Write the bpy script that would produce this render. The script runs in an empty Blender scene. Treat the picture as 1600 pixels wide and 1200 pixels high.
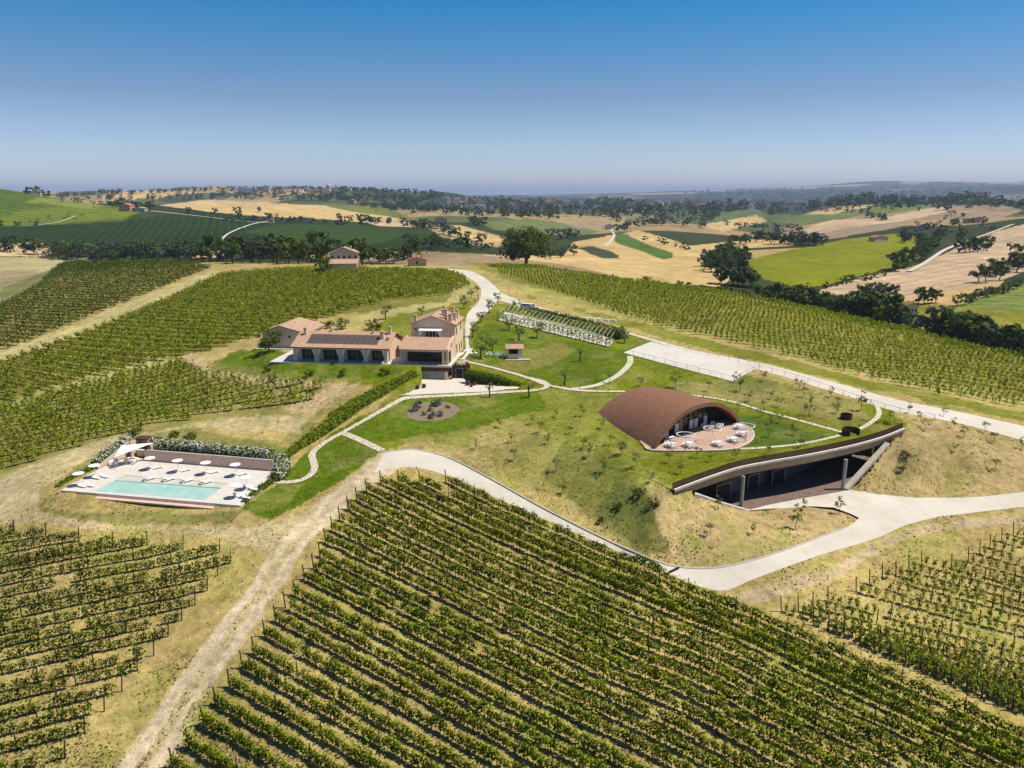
import bpy, bmesh, math, random
import numpy as np
from mathutils import Vector, Matrix
R = math.radians
rng = np.random.default_rng(7)
random.seed(7)
sc = bpy.context.scene
COL = sc.collection

# ------------------------------------------------------------ camera, sky, sun, exposure
FPX = 1200.0                                   # focal length in pixels of the 1600 px wide photograph
PITCH = math.atan((600 - 299) / FPX)
HC = 35.0                                      # camera height above the house terrace
cam_d = bpy.data.cameras.new('camera'); cam = bpy.data.objects.new('camera', cam_d); COL.objects.link(cam)
cam.location = (0, 0, HC); cam.rotation_euler = (math.pi / 2 - PITCH, 0, 0)
cam_d.sensor_width = 36; cam_d.lens = 36 * FPX / 1600; cam_d.clip_start = 1; cam_d.clip_end = 300000
sc.camera = cam
SUN_EL = R(61); SUN_DIR = Vector((1.0, 0.04, 0)).normalized()
sun_vec = Vector((SUN_DIR.x * math.cos(SUN_EL), SUN_DIR.y * math.cos(SUN_EL), math.sin(SUN_EL)))
wd = bpy.data.worlds.new('World'); sc.world = wd; wd.use_nodes = True
wn = wd.node_tree; bg = wn.nodes['Background']
sky = wn.nodes.new('ShaderNodeTexSky'); sky.sky_type = 'NISHITA'; sky.sun_disc = False
sky.sun_elevation = SUN_EL; sky.sun_rotation = math.atan2(SUN_DIR.x, SUN_DIR.y)
sky.altitude = 300; sky.air_density = 1.0; sky.dust_density = 0.6; sky.ozone_density = 4.0
hs = wn.nodes.new('ShaderNodeHueSaturation'); hs.inputs['Saturation'].default_value = 1.15; wn.links.new(sky.outputs[0], hs.inputs['Color'])
tcw = wn.nodes.new('ShaderNodeTexCoord'); sxw = wn.nodes.new('ShaderNodeSeparateXYZ'); wn.links.new(tcw.outputs['Generated'], sxw.inputs[0])
mrw = wn.nodes.new('ShaderNodeMapRange'); wn.links.new(sxw.outputs[2], mrw.inputs[0])
for i_, v_ in ((1, 0.0), (2, 0.60), (3, 0.0), (4, 1.0)): mrw.inputs[i_].default_value = v_
crw = wn.nodes.new('ShaderNodeValToRGB'); wn.links.new(mrw.outputs[0], crw.inputs[0])
crw.color_ramp.elements[0].color = (1.62, 1.66, 2.15, 1); crw.color_ramp.elements[1].color = (.55, .80, .95, 1)
e2_ = crw.color_ramp.elements.new(.40); e2_.color = (.02, 1.04, 1.38, 1)
e3_ = crw.color_ramp.elements.new(.50); e3_.color = (.06, .95, 1.25, 1)
e_ = crw.color_ramp.elements.new(.18); e_.color = (1.05, 1.06, 1.24, 1)
mxw = wn.nodes.new('ShaderNodeMix'); mxw.data_type = 'RGBA'; mxw.blend_type = 'MULTIPLY'; mxw.inputs[0].default_value = 1
wn.links.new(hs.outputs[0], mxw.inputs[6]); wn.links.new(crw.outputs[0], mxw.inputs[7])
wn.links.new(mxw.outputs[2], bg.inputs[0]); bg.inputs[1].default_value = 0.065
sd = bpy.data.lights.new('sun', 'SUN'); sd.energy = 5.0; sd.angle = R(0.5); sd.color = (1.0, 0.92, 0.78)
so = bpy.data.objects.new('sun', sd); COL.objects.link(so); so.location = (0, 0, 300)
so.rotation_euler = sun_vec.to_track_quat('Z', 'Y').to_euler()
sc.view_settings.view_transform = 'Standard'; sc.view_settings.look = 'None'
sc.view_settings.exposure = 0.26; sc.view_settings.gamma = 1.0; sc.view_settings.use_curve_mapping = False
sc.render.engine = 'CYCLES'; sc.cycles.max_bounces = 6; sc.cycles.transparent_max_bounces = 6
sc.cycles.volume_bounces = 0; sc.cycles.use_denoising = True

# ------------------------------------------------------------ materials
def nt(name):
    m = bpy.data.materials.new(name); m.use_nodes = True
    n = m.node_tree; b = n.nodes['Principled BSDF']; return m, n, b
def mixc(n, fac, a, b, mode='MIX'):
    x = n.nodes.new('ShaderNodeMix'); x.data_type = 'RGBA'; x.blend_type = mode
    for i, v in ((0, fac), (6, a), (7, b)):
        if hasattr(v, 'node'): n.links.new(v, x.inputs[i])
        elif v is not None: x.inputs[i].default_value = v if i == 0 else (*v, 1)
    return x.outputs[2]
def noise(n, scale, detail=4, vec=None, rough=.6):
    t = n.nodes.new('ShaderNodeTexNoise'); t.inputs['Scale'].default_value = scale
    t.inputs['Detail'].default_value = detail; t.inputs['Roughness'].default_value = rough
    if vec is None:
        g = n.nodes.new('ShaderNodeNewGeometry'); vec = g.outputs['Position']
    n.links.new(vec, t.inputs['Vector']); return t.outputs[0]
def maprange(n, v, a, b, c, d):
    x = n.nodes.new('ShaderNodeMapRange'); n.links.new(v, x.inputs[0])
    for i, q in enumerate((a, b, c, d)): x.inputs[i + 1].default_value = q
    return x.outputs[0]
def math_(n, op, a, b=None):
    x = n.nodes.new('ShaderNodeMath'); x.operation = op
    for i, v in ((0, a), (1, b)):
        if v is None: continue
        if hasattr(v, 'node'): n.links.new(v, x.inputs[i])
        else: x.inputs[i].default_value = v
    return x.outputs[0]
def bump(n, b, h, strength, dist):
    x = n.nodes.new('ShaderNodeBump'); x.inputs['Strength'].default_value = strength; x.inputs['Distance'].default_value = dist
    n.links.new(h, x.inputs['Height']); n.links.new(x.outputs[0], b.inputs['Normal'])
def M_plain(name, c, rough=.8, ns=2.0, amp=.18, bmp=.0, metal=0, c2=None, lo=.4, hi=.6):
    m, n, b = nt(name)
    f = noise(n, ns, 5)
    if c2 is None: c2 = tuple(max(0, x * (1 - 2 * amp)) for x in c); c1 = tuple(min(1, x * (1 + amp)) for x in c)
    else: c1 = c
    n.links.new(mixc(n, maprange(n, f, lo - .1, hi + .1, 0, 1), c2, c1), b.inputs['Base Color'])
    b.inputs['Roughness'].default_value = rough; b.inputs['Metallic'].default_value = metal
    b.inputs['Specular IOR Level'].default_value = .3
    if bmp: bump(n, b, noise(n, ns * 4, 4), .6, bmp)
    return m
def M_leaf(name, dark, light, trans=.35, ns=.6, tip=None):
    m, n, b = nt(name)
    g = n.nodes.new('ShaderNodeNewGeometry')
    isl = g.outputs['Random Per Island']
    f = math_(n, 'ADD', math_(n, 'MULTIPLY', isl, .6), math_(n, 'MULTIPLY', maprange(n, noise(n, ns, 3), .35, .65, 0, 1), .4))
    c = mixc(n, f, dark, light)
    if tip: c = mixc(n, maprange(n, isl, .84, .94, 0, 1), c, tip)
    n.links.new(c, b.inputs['Base Color']); b.inputs['Roughness'].default_value = .6
    b.inputs['Specular IOR Level'].default_value = .03
    t = n.nodes.new('ShaderNodeBsdfTranslucent'); n.links.new(c, t.inputs['Color'])
    ms = n.nodes.new('ShaderNodeMixShader'); ms.inputs[0].default_value = trans
    n.links.new(b.outputs[0], ms.inputs[1]); n.links.new(t.outputs[0], ms.inputs[2])
    n.links.new(ms.outputs[0], n.nodes['Material Output'].inputs['Surface'])
    return m
MAT = {}
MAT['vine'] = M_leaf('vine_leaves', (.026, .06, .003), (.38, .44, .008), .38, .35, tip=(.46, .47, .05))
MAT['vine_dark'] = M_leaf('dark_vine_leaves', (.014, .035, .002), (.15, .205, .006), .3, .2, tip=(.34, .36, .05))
MAT['vine_pale'] = M_leaf('young_vine_leaves', (.06, .10, .008), (.32, .36, .025), .4, .3, tip=(.45, .45, .08))
MAT['leaf'] = M_leaf('broad_leaves', (.025, .055, .006), (.17, .215, .018), .3, .3)
MAT['leaf_dark'] = M_leaf('dark_leaves', (.014, .034, .007), (.10, .14, .022), .25, .1)
MAT['leaf_far'] = M_leaf('far_leaves', (.016, .036, .012), (.09, .125, .03), .25, .05)
MAT['leaf_grey'] = M_leaf('grey_leaves', (.03, .045, .028), (.10, .12, .065), .2, .05)
MAT['olive'] = M_leaf('olive_leaves', (.07, .10, .025), (.26, .30, .09), .35, .6)
MAT['hedge'] = M_leaf('hedge_leaves', (.05, .10, .006), (.36, .42, .022), .36, .6)
MAT['oleander'] = M_leaf('oleander_leaves', (.06, .10, .02), (.22, .26, .08), .3, .9)
MAT['petal'] = M_leaf('white_petals', (.70, .68, .60), (.85, .84, .78), .3, .9)
MAT['lavender'] = M_leaf('lavender_leaves', (.06, .065, .06), (.17, .17, .17), .2, 1.2)
MAT['bark'] = M_plain('bark', (.11, .08, .055), .95, 3, .25, .02)
MAT['post'] = M_plain('weathered_post', (.075, .05, .038), .9, 4, .25)
MAT['white'] = M_plain('white_paint', (.80, .79, .76), .55, 3, .03)
MAT['whitecloth'] = M_plain('white_cloth', (.82, .81, .78), .85, 3, .03)
MAT['steel'] = M_plain('grey_steel', (.28, .30, .31), .45, 3, .06, metal=.3)
MAT['concrete'] = M_plain('concrete', (.42, .39, .34), .85, 1.2, .10, .005)
MAT['concrete_pink'] = M_plain('pinkish_concrete', (.62, .44, .34), .85, 1.5, .08, .005)
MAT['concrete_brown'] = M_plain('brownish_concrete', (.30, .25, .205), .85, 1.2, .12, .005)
MAT['concrete_shaded'] = M_plain('shaded_render', (.16, .13, .11), .9, 1.2, .15)  # concrete darkened to put the hollow's shade into the colour
MAT['deck'] = M_plain('pale_stone_deck', (.60, .56, .515), .7, 1.5, .05)
MAT['paving'] = M_plain('paving', (.60, .54, .47), .8, 2.0, .10, .01)
MAT['corten'] = M_plain('rusty_steel', (.085, .04, .024), .75, 2.5, .25)
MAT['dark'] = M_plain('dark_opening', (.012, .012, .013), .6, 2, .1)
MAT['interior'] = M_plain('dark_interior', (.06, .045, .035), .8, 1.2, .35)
MAT['wood'] = M_plain('light_wood', (.40, .24, .11), .7, 5, .15)
MAT['garagefloor'] = M_plain('reddish_paving', (.17, .12, .105), .85, 1.4, .15, .01)
MAT['solar'] = M_plain('brown_solar_cells', (.105, .078, .068), .42, 3, .12)
MAT['blue'] = M_plain('blue_chair_plastic', (.30, .42, .62), .5, 3, .05)
def slabs(name, c1, c2, mortar, w, h):
    m, n, b = nt(name); tc = n.nodes.new('ShaderNodeTexCoord'); br = n.nodes.new('ShaderNodeTexBrick'); br.inputs['Scale'].default_value = 1
    br.inputs['Brick Width'].default_value = w; br.inputs['Row Height'].default_value = h; br.inputs['Mortar Size'].default_value = .03; br.offset = .5
    for i, c in ((1, c1), (2, c2), (3, mortar)): br.inputs[i].default_value = (*c, 1)
    n.links.new(tc.outputs['Object'], br.inputs['Vector'])
    n.links.new(mixc(n, maprange(n, noise(n, .7, 6), .45, .75, 0, .35), br.outputs[0], tuple(x * .7 for x in c1)), b.inputs['Base Color']); b.inputs['Roughness'].default_value = .75; return m
MAT['deck'] = slabs('pale_stone_deck', (.61, .565, .515), (.55, .51, .465), (.36, .33, .29), 1.6, .8)
# gravel
def gravel(name, c, c2, ns=1.0):
    m, n, b = nt(name)
    a = mixc(n, maprange(n, noise(n, .12, 5), .35, .65, 0, 1), c2, c)
    a = mixc(n, maprange(n, noise(n, 5, 6), .3, .7, 0, .35), a, tuple(x * .72 for x in c)); a = mixc(n, maprange(n, noise(n, .6, 6, rough=.75), .5, .75, 0, .6), a, (.42, .35, .24))
    n.links.new(a, b.inputs['Base Color']); b.inputs['Roughness'].default_value = .95
    b.inputs['Specular IOR Level'].default_value = .1
    bump(n, b, noise(n, 9, 4), .5, .03)
    return m
MAT['road'] = gravel('white_gravel', (.60, .56, .50), (.50, .46, .395))
MAT['court'] = gravel('white_court_gravel', (.60, .575, .53), (.51, .48, .43))
# crazy paving for the garden paths
m, n, b = nt('crazy_paving'); v = n.nodes.new('ShaderNodeTexVoronoi'); v.feature = 'DISTANCE_TO_EDGE'; v.inputs['Scale'].default_value = 1.6
g = n.nodes.new('ShaderNodeNewGeometry'); n.links.new(g.outputs['Position'], v.inputs['Vector'])
n.links.new(mixc(n, maprange(n, v.outputs[0], .03, .09, 0, 1), (.22, .20, .09), (.60, .55, .44)), b.inputs['Base Color']); b.inputs['Roughness'].default_value = .9
MAT['crazy'] = m
# brick walls
def brick(name, c1, c2, mortar, bw=.28, bh=.09, amp=.3):
    m, n, b = nt(name)
    tc = n.nodes.new('ShaderNodeTexCoord'); br = n.nodes.new('ShaderNodeTexBrick')
    br.inputs['Scale'].default_value = 1; br.inputs['Brick Width'].default_value = bw; br.inputs['Row Height'].default_value = bh
    br.inputs['Mortar Size'].default_value = .01
    for i, c in ((1, c1), (2, c2), (3, mortar)): br.inputs[i].default_value = (*c, 1)
    n.links.new(tc.outputs['UV'], br.inputs['Vector'])
    c = mixc(n, maprange(n, noise(n, 1.1, 5), .3, .7, 0, amp), br.outputs[0], tuple(x * .55 for x in c1))
    n.links.new(c, b.inputs['Base Color']); b.inputs['Roughness'].default_value = .9; b.inputs['Specular IOR Level'].default_value = .15
    bump(n, b, br.outputs['Fac'], -.5, .012)
    return m
MAT['brick'] = brick('pale_brick', (.80, .60, .42), (.70, .49, .33), (.68, .56, .43), amp=.15)
MAT['domebrick'] = brick('brown_dome_tiles', (.275, .138, .088), (.22, .105, .066), (.11, .055, .035), 1.2, .32, .35)
MAT['terracotta'] = brick('pink_terrace_tiles', (.50, .34, .27), (.45, .31, .245), (.42, .31, .26), .6, .3, .3)
# clay roof tiles: ribs along v of the UV
m, n, b = nt('clay_roof_tiles'); tc = n.nodes.new('ShaderNodeTexCoord')
sp = n.nodes.new('ShaderNodeSeparateXYZ'); n.links.new(tc.outputs['UV'], sp.inputs[0])
wv = math_(n, 'SINE', math_(n, 'MULTIPLY', sp.outputs[0], 2 * math.pi / .24))
cr = math_(n, 'FRACT', math_(n, 'MULTIPLY', sp.outputs[1], 1 / .38))
vo = n.nodes.new('ShaderNodeTexVoronoi'); vo.inputs['Scale'].default_value = 3.2; n.links.new(tc.outputs['UV'], vo.inputs['Vector'])
c = mixc(n, vo.outputs['Color'], (.44, .25, .15), (.58, .38, .26))
sx = n.nodes.new('ShaderNodeSeparateColor'); n.links.new(vo.outputs['Color'], sx.inputs[0]); n.links.new(sx.outputs[0], c.node.inputs[0])
c = mixc(n, maprange(n, noise(n, .8, 5), .35, .7, 0, .45), c, (.36, .27, .19))
c = mixc(n, maprange(n, wv, -1, -.4, .35, 0), c, (.16, .09, .06))
n.links.new(c, b.inputs['Base Color']); b.inputs['Roughness'].default_value = .9
bump(n, b, math_(n, 'ADD', wv, math_(n, 'MULTIPLY', cr, .6)), .6, .05)
MAT['roof'] = m
# glass
def glass(name, c, rough=.05, alpha=1.0):
    m, n, b = nt(name); b.inputs['Base Color'].default_value = (*c, 1); b.inputs['Roughness'].default_value = rough
    b.inputs['Specular IOR Level'].default_value = .7
    if alpha < 1:
        t = n.nodes.new('ShaderNodeBsdfTransparent'); ms = n.nodes.new('ShaderNodeMixShader'); ms.inputs[0].default_value = alpha
        n.links.new(t.outputs[0], ms.inputs[1]); n.links.new(b.outputs[0], ms.inputs[2]); n.links.new(ms.outputs[0], n.nodes['Material Output'].inputs['Surface'])
    return m
MAT['glass'] = glass('dark_window_glass', (.03, .035, .04))
MAT['clearglass'] = glass('clear_glass', (.35, .42, .42), .03, .35)
MAT['water'] = None
m, n, b = nt('pool_water'); b.inputs['Base Color'].default_value = (.22, .56, .58, 1); b.inputs['Roughness'].default_value = .12
b.inputs['Specular IOR Level'].default_value = .35
n.links.new(mixc(n, maprange(n, noise(n, .5, 5), .35, .65, 0, 1), (.30, .48, .43), (.40, .56, .50)), b.inputs['Base Color'])
bump(n, b, noise(n, 2.5, 3), .15, .02); MAT['water'] = m
m, n, b = nt('shallow_water'); n.links.new(mixc(n, maprange(n, noise(n, 1.5, 3), .3, .7, 0, 1), (.50, .50, .40), (.60, .57, .46)), b.inputs['Base Color']); b.inputs['Roughness'].default_value = .15
MAT['shallow'] = m

# ------------------------------------------------------------ object helpers
def props(o, label=None, cat=None, group=None, kind=None):
    if label: o['label'] = label
    if cat: o['category'] = cat
    if group: o['group'] = group
    if kind: o['kind'] = kind
    return o
def empty(name, loc, rz=0, **k):
    o = bpy.data.objects.new(name, None); COL.objects.link(o); o.location = loc; o.rotation_euler = (0, 0, rz); o.empty_display_size = .5
    return props(o, **k)
def mesh_np(name, V, F, mats, mi=None, smooth=False, uv=None):
    """V (n,3), F (m,k) all of one size k."""
    V = np.asarray(V, dtype=np.float32); F = np.asarray(F, dtype=np.int32); k = F.shape[1]
    me = bpy.data.meshes.new(name)
    me.vertices.add(len(V)); me.vertices.foreach_set('co', V.ravel())
    me.loops.add(F.size); me.loops.foreach_set('vertex_index', F.ravel())
    me.polygons.add(len(F)); me.polygons.foreach_set('loop_start', np.arange(0, F.size, k, dtype=np.int32))
    if mi is not None: me.polygons.foreach_set('material_index', np.asarray(mi, dtype=np.int32))
    if smooth: me.polygons.foreach_set('use_smooth', np.ones(len(F), dtype=bool))
    if uv is not None:
        l = me.uv_layers.new(name='UVMap'); l.data.foreach_set('uv', np.asarray(uv, dtype=np.float32).ravel())
    for m in (mats if isinstance(mats, (list, tuple)) else [mats]): me.materials.append(MAT[m] if isinstance(m, str) else m)
    me.update(calc_edges=True)
    return me
def link(name, me, parent=None, loc=None, rz=0, scale=None, **k):
    o = bpy.data.objects.new(name, me); COL.objects.link(o)
    if parent is not None: o.parent = parent
    if loc is not None: o.location = loc
    if rz: o.rotation_euler = (0, 0, rz)
    if scale is not None: o.scale = scale if hasattr(scale, '__len__') else (scale,) * 3
    return props(o, **k)
class MB:
    """collects faces of several materials and links them as one mesh; UVs in metres"""
    def __init__(s): s.v = []; s.f = []; s.m = []; s.uv = []; s.mats = []
    def mi(s, m):
        if m not in s.mats: s.mats.append(m)
        return s.mats.index(m)
    def face(s, pts, mat, uv=None):
        i = len(s.v); pts = [Vector(p) for p in pts]; s.v += [tuple(p) for p in pts]; s.f.append(tuple(range(i, i + len(pts)))); s.m.append(s.mi(mat))
        if uv is None:
            nrm = (pts[1] - pts[0]).cross(pts[2] - pts[0])
            if len(pts) > 3 and nrm.length < 1e-9: nrm = (pts[2] - pts[0]).cross(pts[3] - pts[0])
            nrm = nrm.normalized() if nrm.length > 1e-9 else Vector((0, 0, 1))
            e = Vector((0, 0, 1)).cross(nrm)
            e = e.normalized() if e.length > 1e-3 else Vector((1, 0, 0))
            w = nrm.cross(e)
            uv = [(p.dot(e), p.dot(w)) for p in pts]
        s.uv += uv; return s
    def box(s, x0, y0, z0, x1, y1, z1, mat, top=None):
        p = [(x0, y0, z0), (x1, y0, z0), (x1, y1, z0), (x0, y1, z0), (x0, y0, z1), (x1, y0, z1), (x1, y1, z1), (x0, y1, z1)]
        for q, mm in (((0, 3, 2, 1), mat), ((4, 5, 6, 7), top or mat), ((0, 1, 5, 4), mat), ((1, 2, 6, 5), mat), ((2, 3, 7, 6), mat), ((3, 0, 4, 7), mat)):
            s.face([p[i] for i in q], mm)
        return s
    def bar(s, a, b, w, h, mat):
        a = Vector(a); b = Vector(b); d = (b - a).normalized(); up = Vector((0, 0, 1))
        if abs(d.z) > .95: up = Vector((1, 0, 0))
        e = d.cross(up).normalized() * w / 2; g = e.normalized().cross(d) * h / 2
        c = [a - e - g, a + e - g, a + e + g, a - e + g, b - e - g, b + e - g, b + e + g, b - e + g]
        for q in ((0, 1, 2, 3), (7, 6, 5, 4), (0, 4, 5, 1), (1, 5, 6, 2), (2, 6, 7, 3), (3, 7, 4, 0)): s.face([c[i] for i in q], mat)
        return s
    def tube(s, pts, rad, mat, n=6, cap=True):
        pts = [Vector(p) for p in pts]; rings = []
        for i, p in enumerate(pts):
            d = (pts[min(i + 1, len(pts) - 1)] - pts[max(i - 1, 0)]).normalized()
            u = Vector((1, 0, 0)) if abs(d.x) < .8 else Vector((0, 1, 0)); e = d.cross(u).normalized(); g = d.cross(e)
            r = rad[i] if hasattr(rad, '__len__') else rad
            rings.append([p + (e * math.cos(2 * math.pi * k / n) + g * math.sin(2 * math.pi * k / n)) * r for k in range(n)])
        for a, b in zip(rings, rings[1:]):
            for k in range(n): s.face([a[k], a[(k + 1) % n], b[(k + 1) % n], b[k]], mat)
        if cap: s.face(rings[-1], mat); s.face(rings[0][::-1], mat)
        return s
    def disc(s, c, r, mat, n=16, h=0.0, peak=0.0):
        c = Vector(c); ring = [c + Vector((math.cos(2 * math.pi * k / n) * r, math.sin(2 * math.pi * k / n) * r, 0)) for k in range(n)]
        top = c + Vector((0, 0, peak))
        for k in range(n): s.face([ring[k], ring[(k + 1) % n], top], mat)
        if h: 
            dn = [p - Vector((0, 0, h)) for p in ring]
            for k in range(n): s.face([dn[k], dn[(k + 1) % n], ring[(k + 1) % n], ring[k]], mat)
            s.face(dn[::-1], mat)
        return s
    def me(s, name, smooth=False):
        me = bpy.data.meshes.new(name); me.from_pydata(s.v, [], s.f)
        me.polygons.foreach_set('material_index', s.m)
        l = me.uv_layers.new(name='UVMap'); l.data.foreach_set('uv', np.array(s.uv, dtype=np.float32).ravel())
        for m in s.mats: me.materials.append(MAT[m])
        if smooth:
            bm = bmesh.new(); bm.from_mesh(me); bmesh.ops.remove_doubles(bm, verts=bm.verts, dist=1e-4); bm.to_mesh(me); bm.free()
            me.polygons.foreach_set('use_smooth', np.ones(len(me.polygons), dtype=bool))
        me.update(); return me
    def link(s, name, parent=None, loc=None, rz=0, smooth=False, **k): return link(name, s.me(name, smooth), parent, loc, rz, **k)
def nth(i):
    return f"{i}{'th' if 10 <= i % 100 <= 20 else {1: 'st', 2: 'nd', 3: 'rd'}.get(i % 10, 'th')}"

# ------------------------------------------------------------ terrain: heights through surveyed points
cp, sp_ = math.cos(PITCH), math.sin(PITCH)
def pix_dir(px, py):
    u = (np.asarray(px, float) - 800) / FPX; v = (600 - np.asarray(py, float)) / FPX
    fy = cp + v * sp_; return u / fy, (v * cp - sp_) / fy     # x/y and (z-HC)/y
def s_py(x, y, z):
    zz = z - HC; d = y * cp - zz * sp_; up = y * sp_ + zz * cp
    return 800 + FPX * x / d, 600 - FPX * up / d
NEAR = [ # px, py, height
(463,565,0),(606,568,0),(699,571,-.1),(728,546,0),(640,520,0),(560,530,0),(590,495,.5),(440,545,0),(400,560,-.8),(330,575,-3),(300,560,-3.5),(300,600,-5),
(700,500,.3),(735,520,.1),(470,640,-5.5),(560,610,-2.8),(520,660,-6),(620,590,-1.2),(480,690,-7.0),(450,720,-7.6),(427,735,-8),(95,766,-8.2),(376,790,-8.2),(155,732,-8),(230,718,-7.6),(330,715,-7.4),
(240,690,-6.5),(0,740,-10),(0,800,-11),(0,950,-13),(0,1200,-17),(0,1450,-20),(250,850,-10.3),(400,850,-9.8),(250,1200,-16.2),(250,1450,-19),(550,760,-7.6),(600,710,-6.4),(500,830,-9.4),(400,1000,-12.5),
(660,620,-3.3),(750,618,-3.3),(690,742,-7.5),(800,900,-11),(800,1050,-13.5),(800,1200,-16),(800,1500,-19),(900,840,-9.2),(1110,888,-9.9),(1100,1050,-13),(1150,1200,-16),(1600,1200,-17.2),(1600,1500,-20),(1600,1050,-14.8),(1600,900,-12),(1400,900,-11.2),(1340,812,-9.15),
(1800,1000,-14.5),(-200,900,-13),(-200,700,-11),(1800,700,-8),
(1600,775,-10),(1450,777,-9.4),(700,712,-6.8),(800,768,-7.8),
(1046,772,-4.2),(1428,700,-4.2),
(932,647,-3.2),(1000,690,-3.3),(1019,703,-3.3),(1024,607,-2.6),(860,600,-2.2),(1100,610,-2.5),
(850,650,-4.0),(760,650,-4.3),(700,660,-4.6),(650,680,-5.4),(800,700,-5.6),(900,720,-5.4),(880,770,-7.2),(980,820,-7.8),(1000,760,-4.3),(1040,800,-5.6),(1060,860,-8.7),(1110,820,-7.0),
(1500,700,-6.2),(1600,680,-7),(1450,740,-8),(1530,740,-8.6),
(1385,640,-3.6),(1300,600,-3.0),(1184,576,-2.0),(1146,596,-2.2),(1016,534,-.9),(974,551,-1.2),(900,560,-1.3),(820,530,-.5),(760,450,.8),(770,485,.4),(700,420,1.5),(740,562,-.4),(822,590,-2.2),(940,520,-.7),
(1040,447,-4),(1170,466,-6),(1300,492,-8.5),(1450,525,-11),(1600,560,-13.5),(1600,630,-10),(1300,560,-5),(900,460,-.5),(860,420,-.5),(1750,580,-15),
(480,480,-.3),(380,480,-2.5),(300,540,-4),(0,620,-10),(150,560,-8),(0,540,-12),(0,470,-12.5),(150,460,-8),(110,412,-9.5),(250,409,-5),(350,409,-3),(480,411,-1),(537,424,0),(620,415,1),(660,414,1.2),(0,402,-15),(640,460,.8),(540,440,.3),
(-250,600,-13),(-250,450,-16)]
ROOFP = [(1050,768,-4.0),(1098,748,-3.4),(1151,731,-3.1),(1204,720,-3.1),(1256,712,-3.0),(1308,701,-2.95),(1348,692,-2.9),(1411,670,-2.8),(1158,662,-3.25),(1180,688,-3.2),(1106,703,-3.25),(1200,700,-3.15),(1246,695,-3.15),(1300,685,-3.05),(1343,671,-3.0),(1060,712,-3.3),(1120,722,-3.2),(1250,660,-3.2),(1300,665,-3.15),(1366,657,-3.1),(1095,740,-3.3),(1030,745,-3.5),(1150,720,-3.15)]
LOWP = [(1325,767,-9),(1165,797,-8.9),(1412,690,-4.4),(1400,720,-5.6),(1365,750,-7.6),(1345,751,-7.7),(1362,731,-6.4),(1392,699,-4.1),(1084,772,-5.0),(1125,787,-7.0),(1150,796,-8.2),(1200,812,-8.7),(1180,830,-8.3),(1200,840,-8.6),(1290,803,-8.9),(1250,805,-8.85),(1240,781,-9),(1200,770,-9),(1300,745,-9),(1060,790,-5.4)]
FAR = [ # px, apparent py, distance
(300,418,560),(480,412,540),(120,415,640),(600,412,520),
(0,385,760),(150,390,720),(300,388,680),(480,378,680),(620,385,620),(700,395,560),
(0,356,930),(150,352,930),(250,325,1150),(320,335,1080),(400,346,1050),(500,352,1050),(600,362,950),(640,370,900),
(0,300,1150),(-200,288,1200),(80,311,1150),(160,325,1120),(0,318,1500),(100,322,1500),(-250,300,1700),
(250,325,1500),(330,320,1700),(450,318,1800),(560,335,1500),(600,345,1300),(700,365,1000),(740,385,850),
(330,330,2300),(450,318,2500),(560,318,2300),(640,322,2200),
(100,306,3000),(200,300,3400),(350,296,3500),(450,295,3600),(513,298,3600),(600,298,3200),(680,305,3000),(0,305,3200),(-250,305,3300),
(400,308,6000),(600,310,5500),(100,308,6000),
(700,330,2400),(780,318,3500),(750,312,6000),(900,311,8000),(1050,311,8000),(900,318,4500),(1050,322,3500),(950,335,2200),
(780,348,1500),(880,346,1500),(830,362,1150),(760,380,950),(880,372,1000),(900,392,800),(1000,420,560),(900,415,500),(780,402,560),
(820,424,470),(1000,360,1350),(960,366,1250),(1010,385,850),(1090,442,470),(1100,400,720),(1150,380,950),
(1100,345,2000),(1200,330,2400),(1300,318,2600),(1400,313,2600),(1480,314,2400),(1600,320,2200),(1750,320,2200),(1300,330,3500),(1500,330,3500),(1700,330,3500),
(1200,366,1500),(1120,360,1600),(1300,385,1000),(1250,352,1800),(1350,340,1700),(1450,330,1700),(1380,366,950),(1450,368,950),(1200,405,640),(1250,440,500),(1310,460,470),(1400,440,520),(1400,400,680),(1480,400,640),(1600,352,1000),(1530,372,900),(1600,430,520),
(1440,470,430),(1600,480,380),(1600,440,470),(1750,440,500),
(1150,478,400),(1300,520,340),(1450,555,300),(1600,590,265),(1750,620,250),
(1050,302,10000),(1120,298,11000),(1200,294,12000),(1290,291,12500),(1370,284,13000),(1500,287,13500),(1600,287,13500),(1750,284,13500),(1200,309,7000),(1400,311,7000),(1600,311,7000),(1400,303,22000),(1700,303,22000),(1100,304,22000),
(200,303,22000),(600,303,22000),(900,303,22000),(900,300.5,80000),(200,300.5,80000),(1600,300.5,80000),(900,304,15000)]
EPS = .10
def kern(ax, ay, bx, by): return np.sqrt((ax[:, None] - bx[None]) ** 2 + (ay[:, None] - by[None]) ** 2 + EPS ** 2)
def fit(near):
    cx, cy, cz = [], [], []
    for px, py, z in near:
        s, q = pix_dir(px, py); Y = (z - HC) / q; cx.append(s); cy.append(math.log(Y)); cz.append(z)
    for px, py, Y in FAR:
        s, q = pix_dir(px, py); cx.append(s); cy.append(math.log(Y)); cz.append(HC + q * Y)
    cx = np.array(cx) * 3; cy = np.array(cy) * 2.2; cz = np.array(cz); n_ = len(cx)
    A = np.zeros((n_ + 1, n_ + 1)); A[:n_, :n_] = kern(cx, cy, cx, cy); A[:n_, n_] = 1; A[n_, :n_] = 1
    w_ = np.linalg.solve(A, np.append(cz, 0)); return lambda s, ly: kern(s * 3, ly * 2.2, cx, cy) @ w_[:n_] + w_[n_]
f_top, f_low = fit(NEAR + ROOFP), fit(NEAR + LOWP)
NS, SMAX = 680, .95
S = np.linspace(-SMAX, SMAX, NS)
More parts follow.
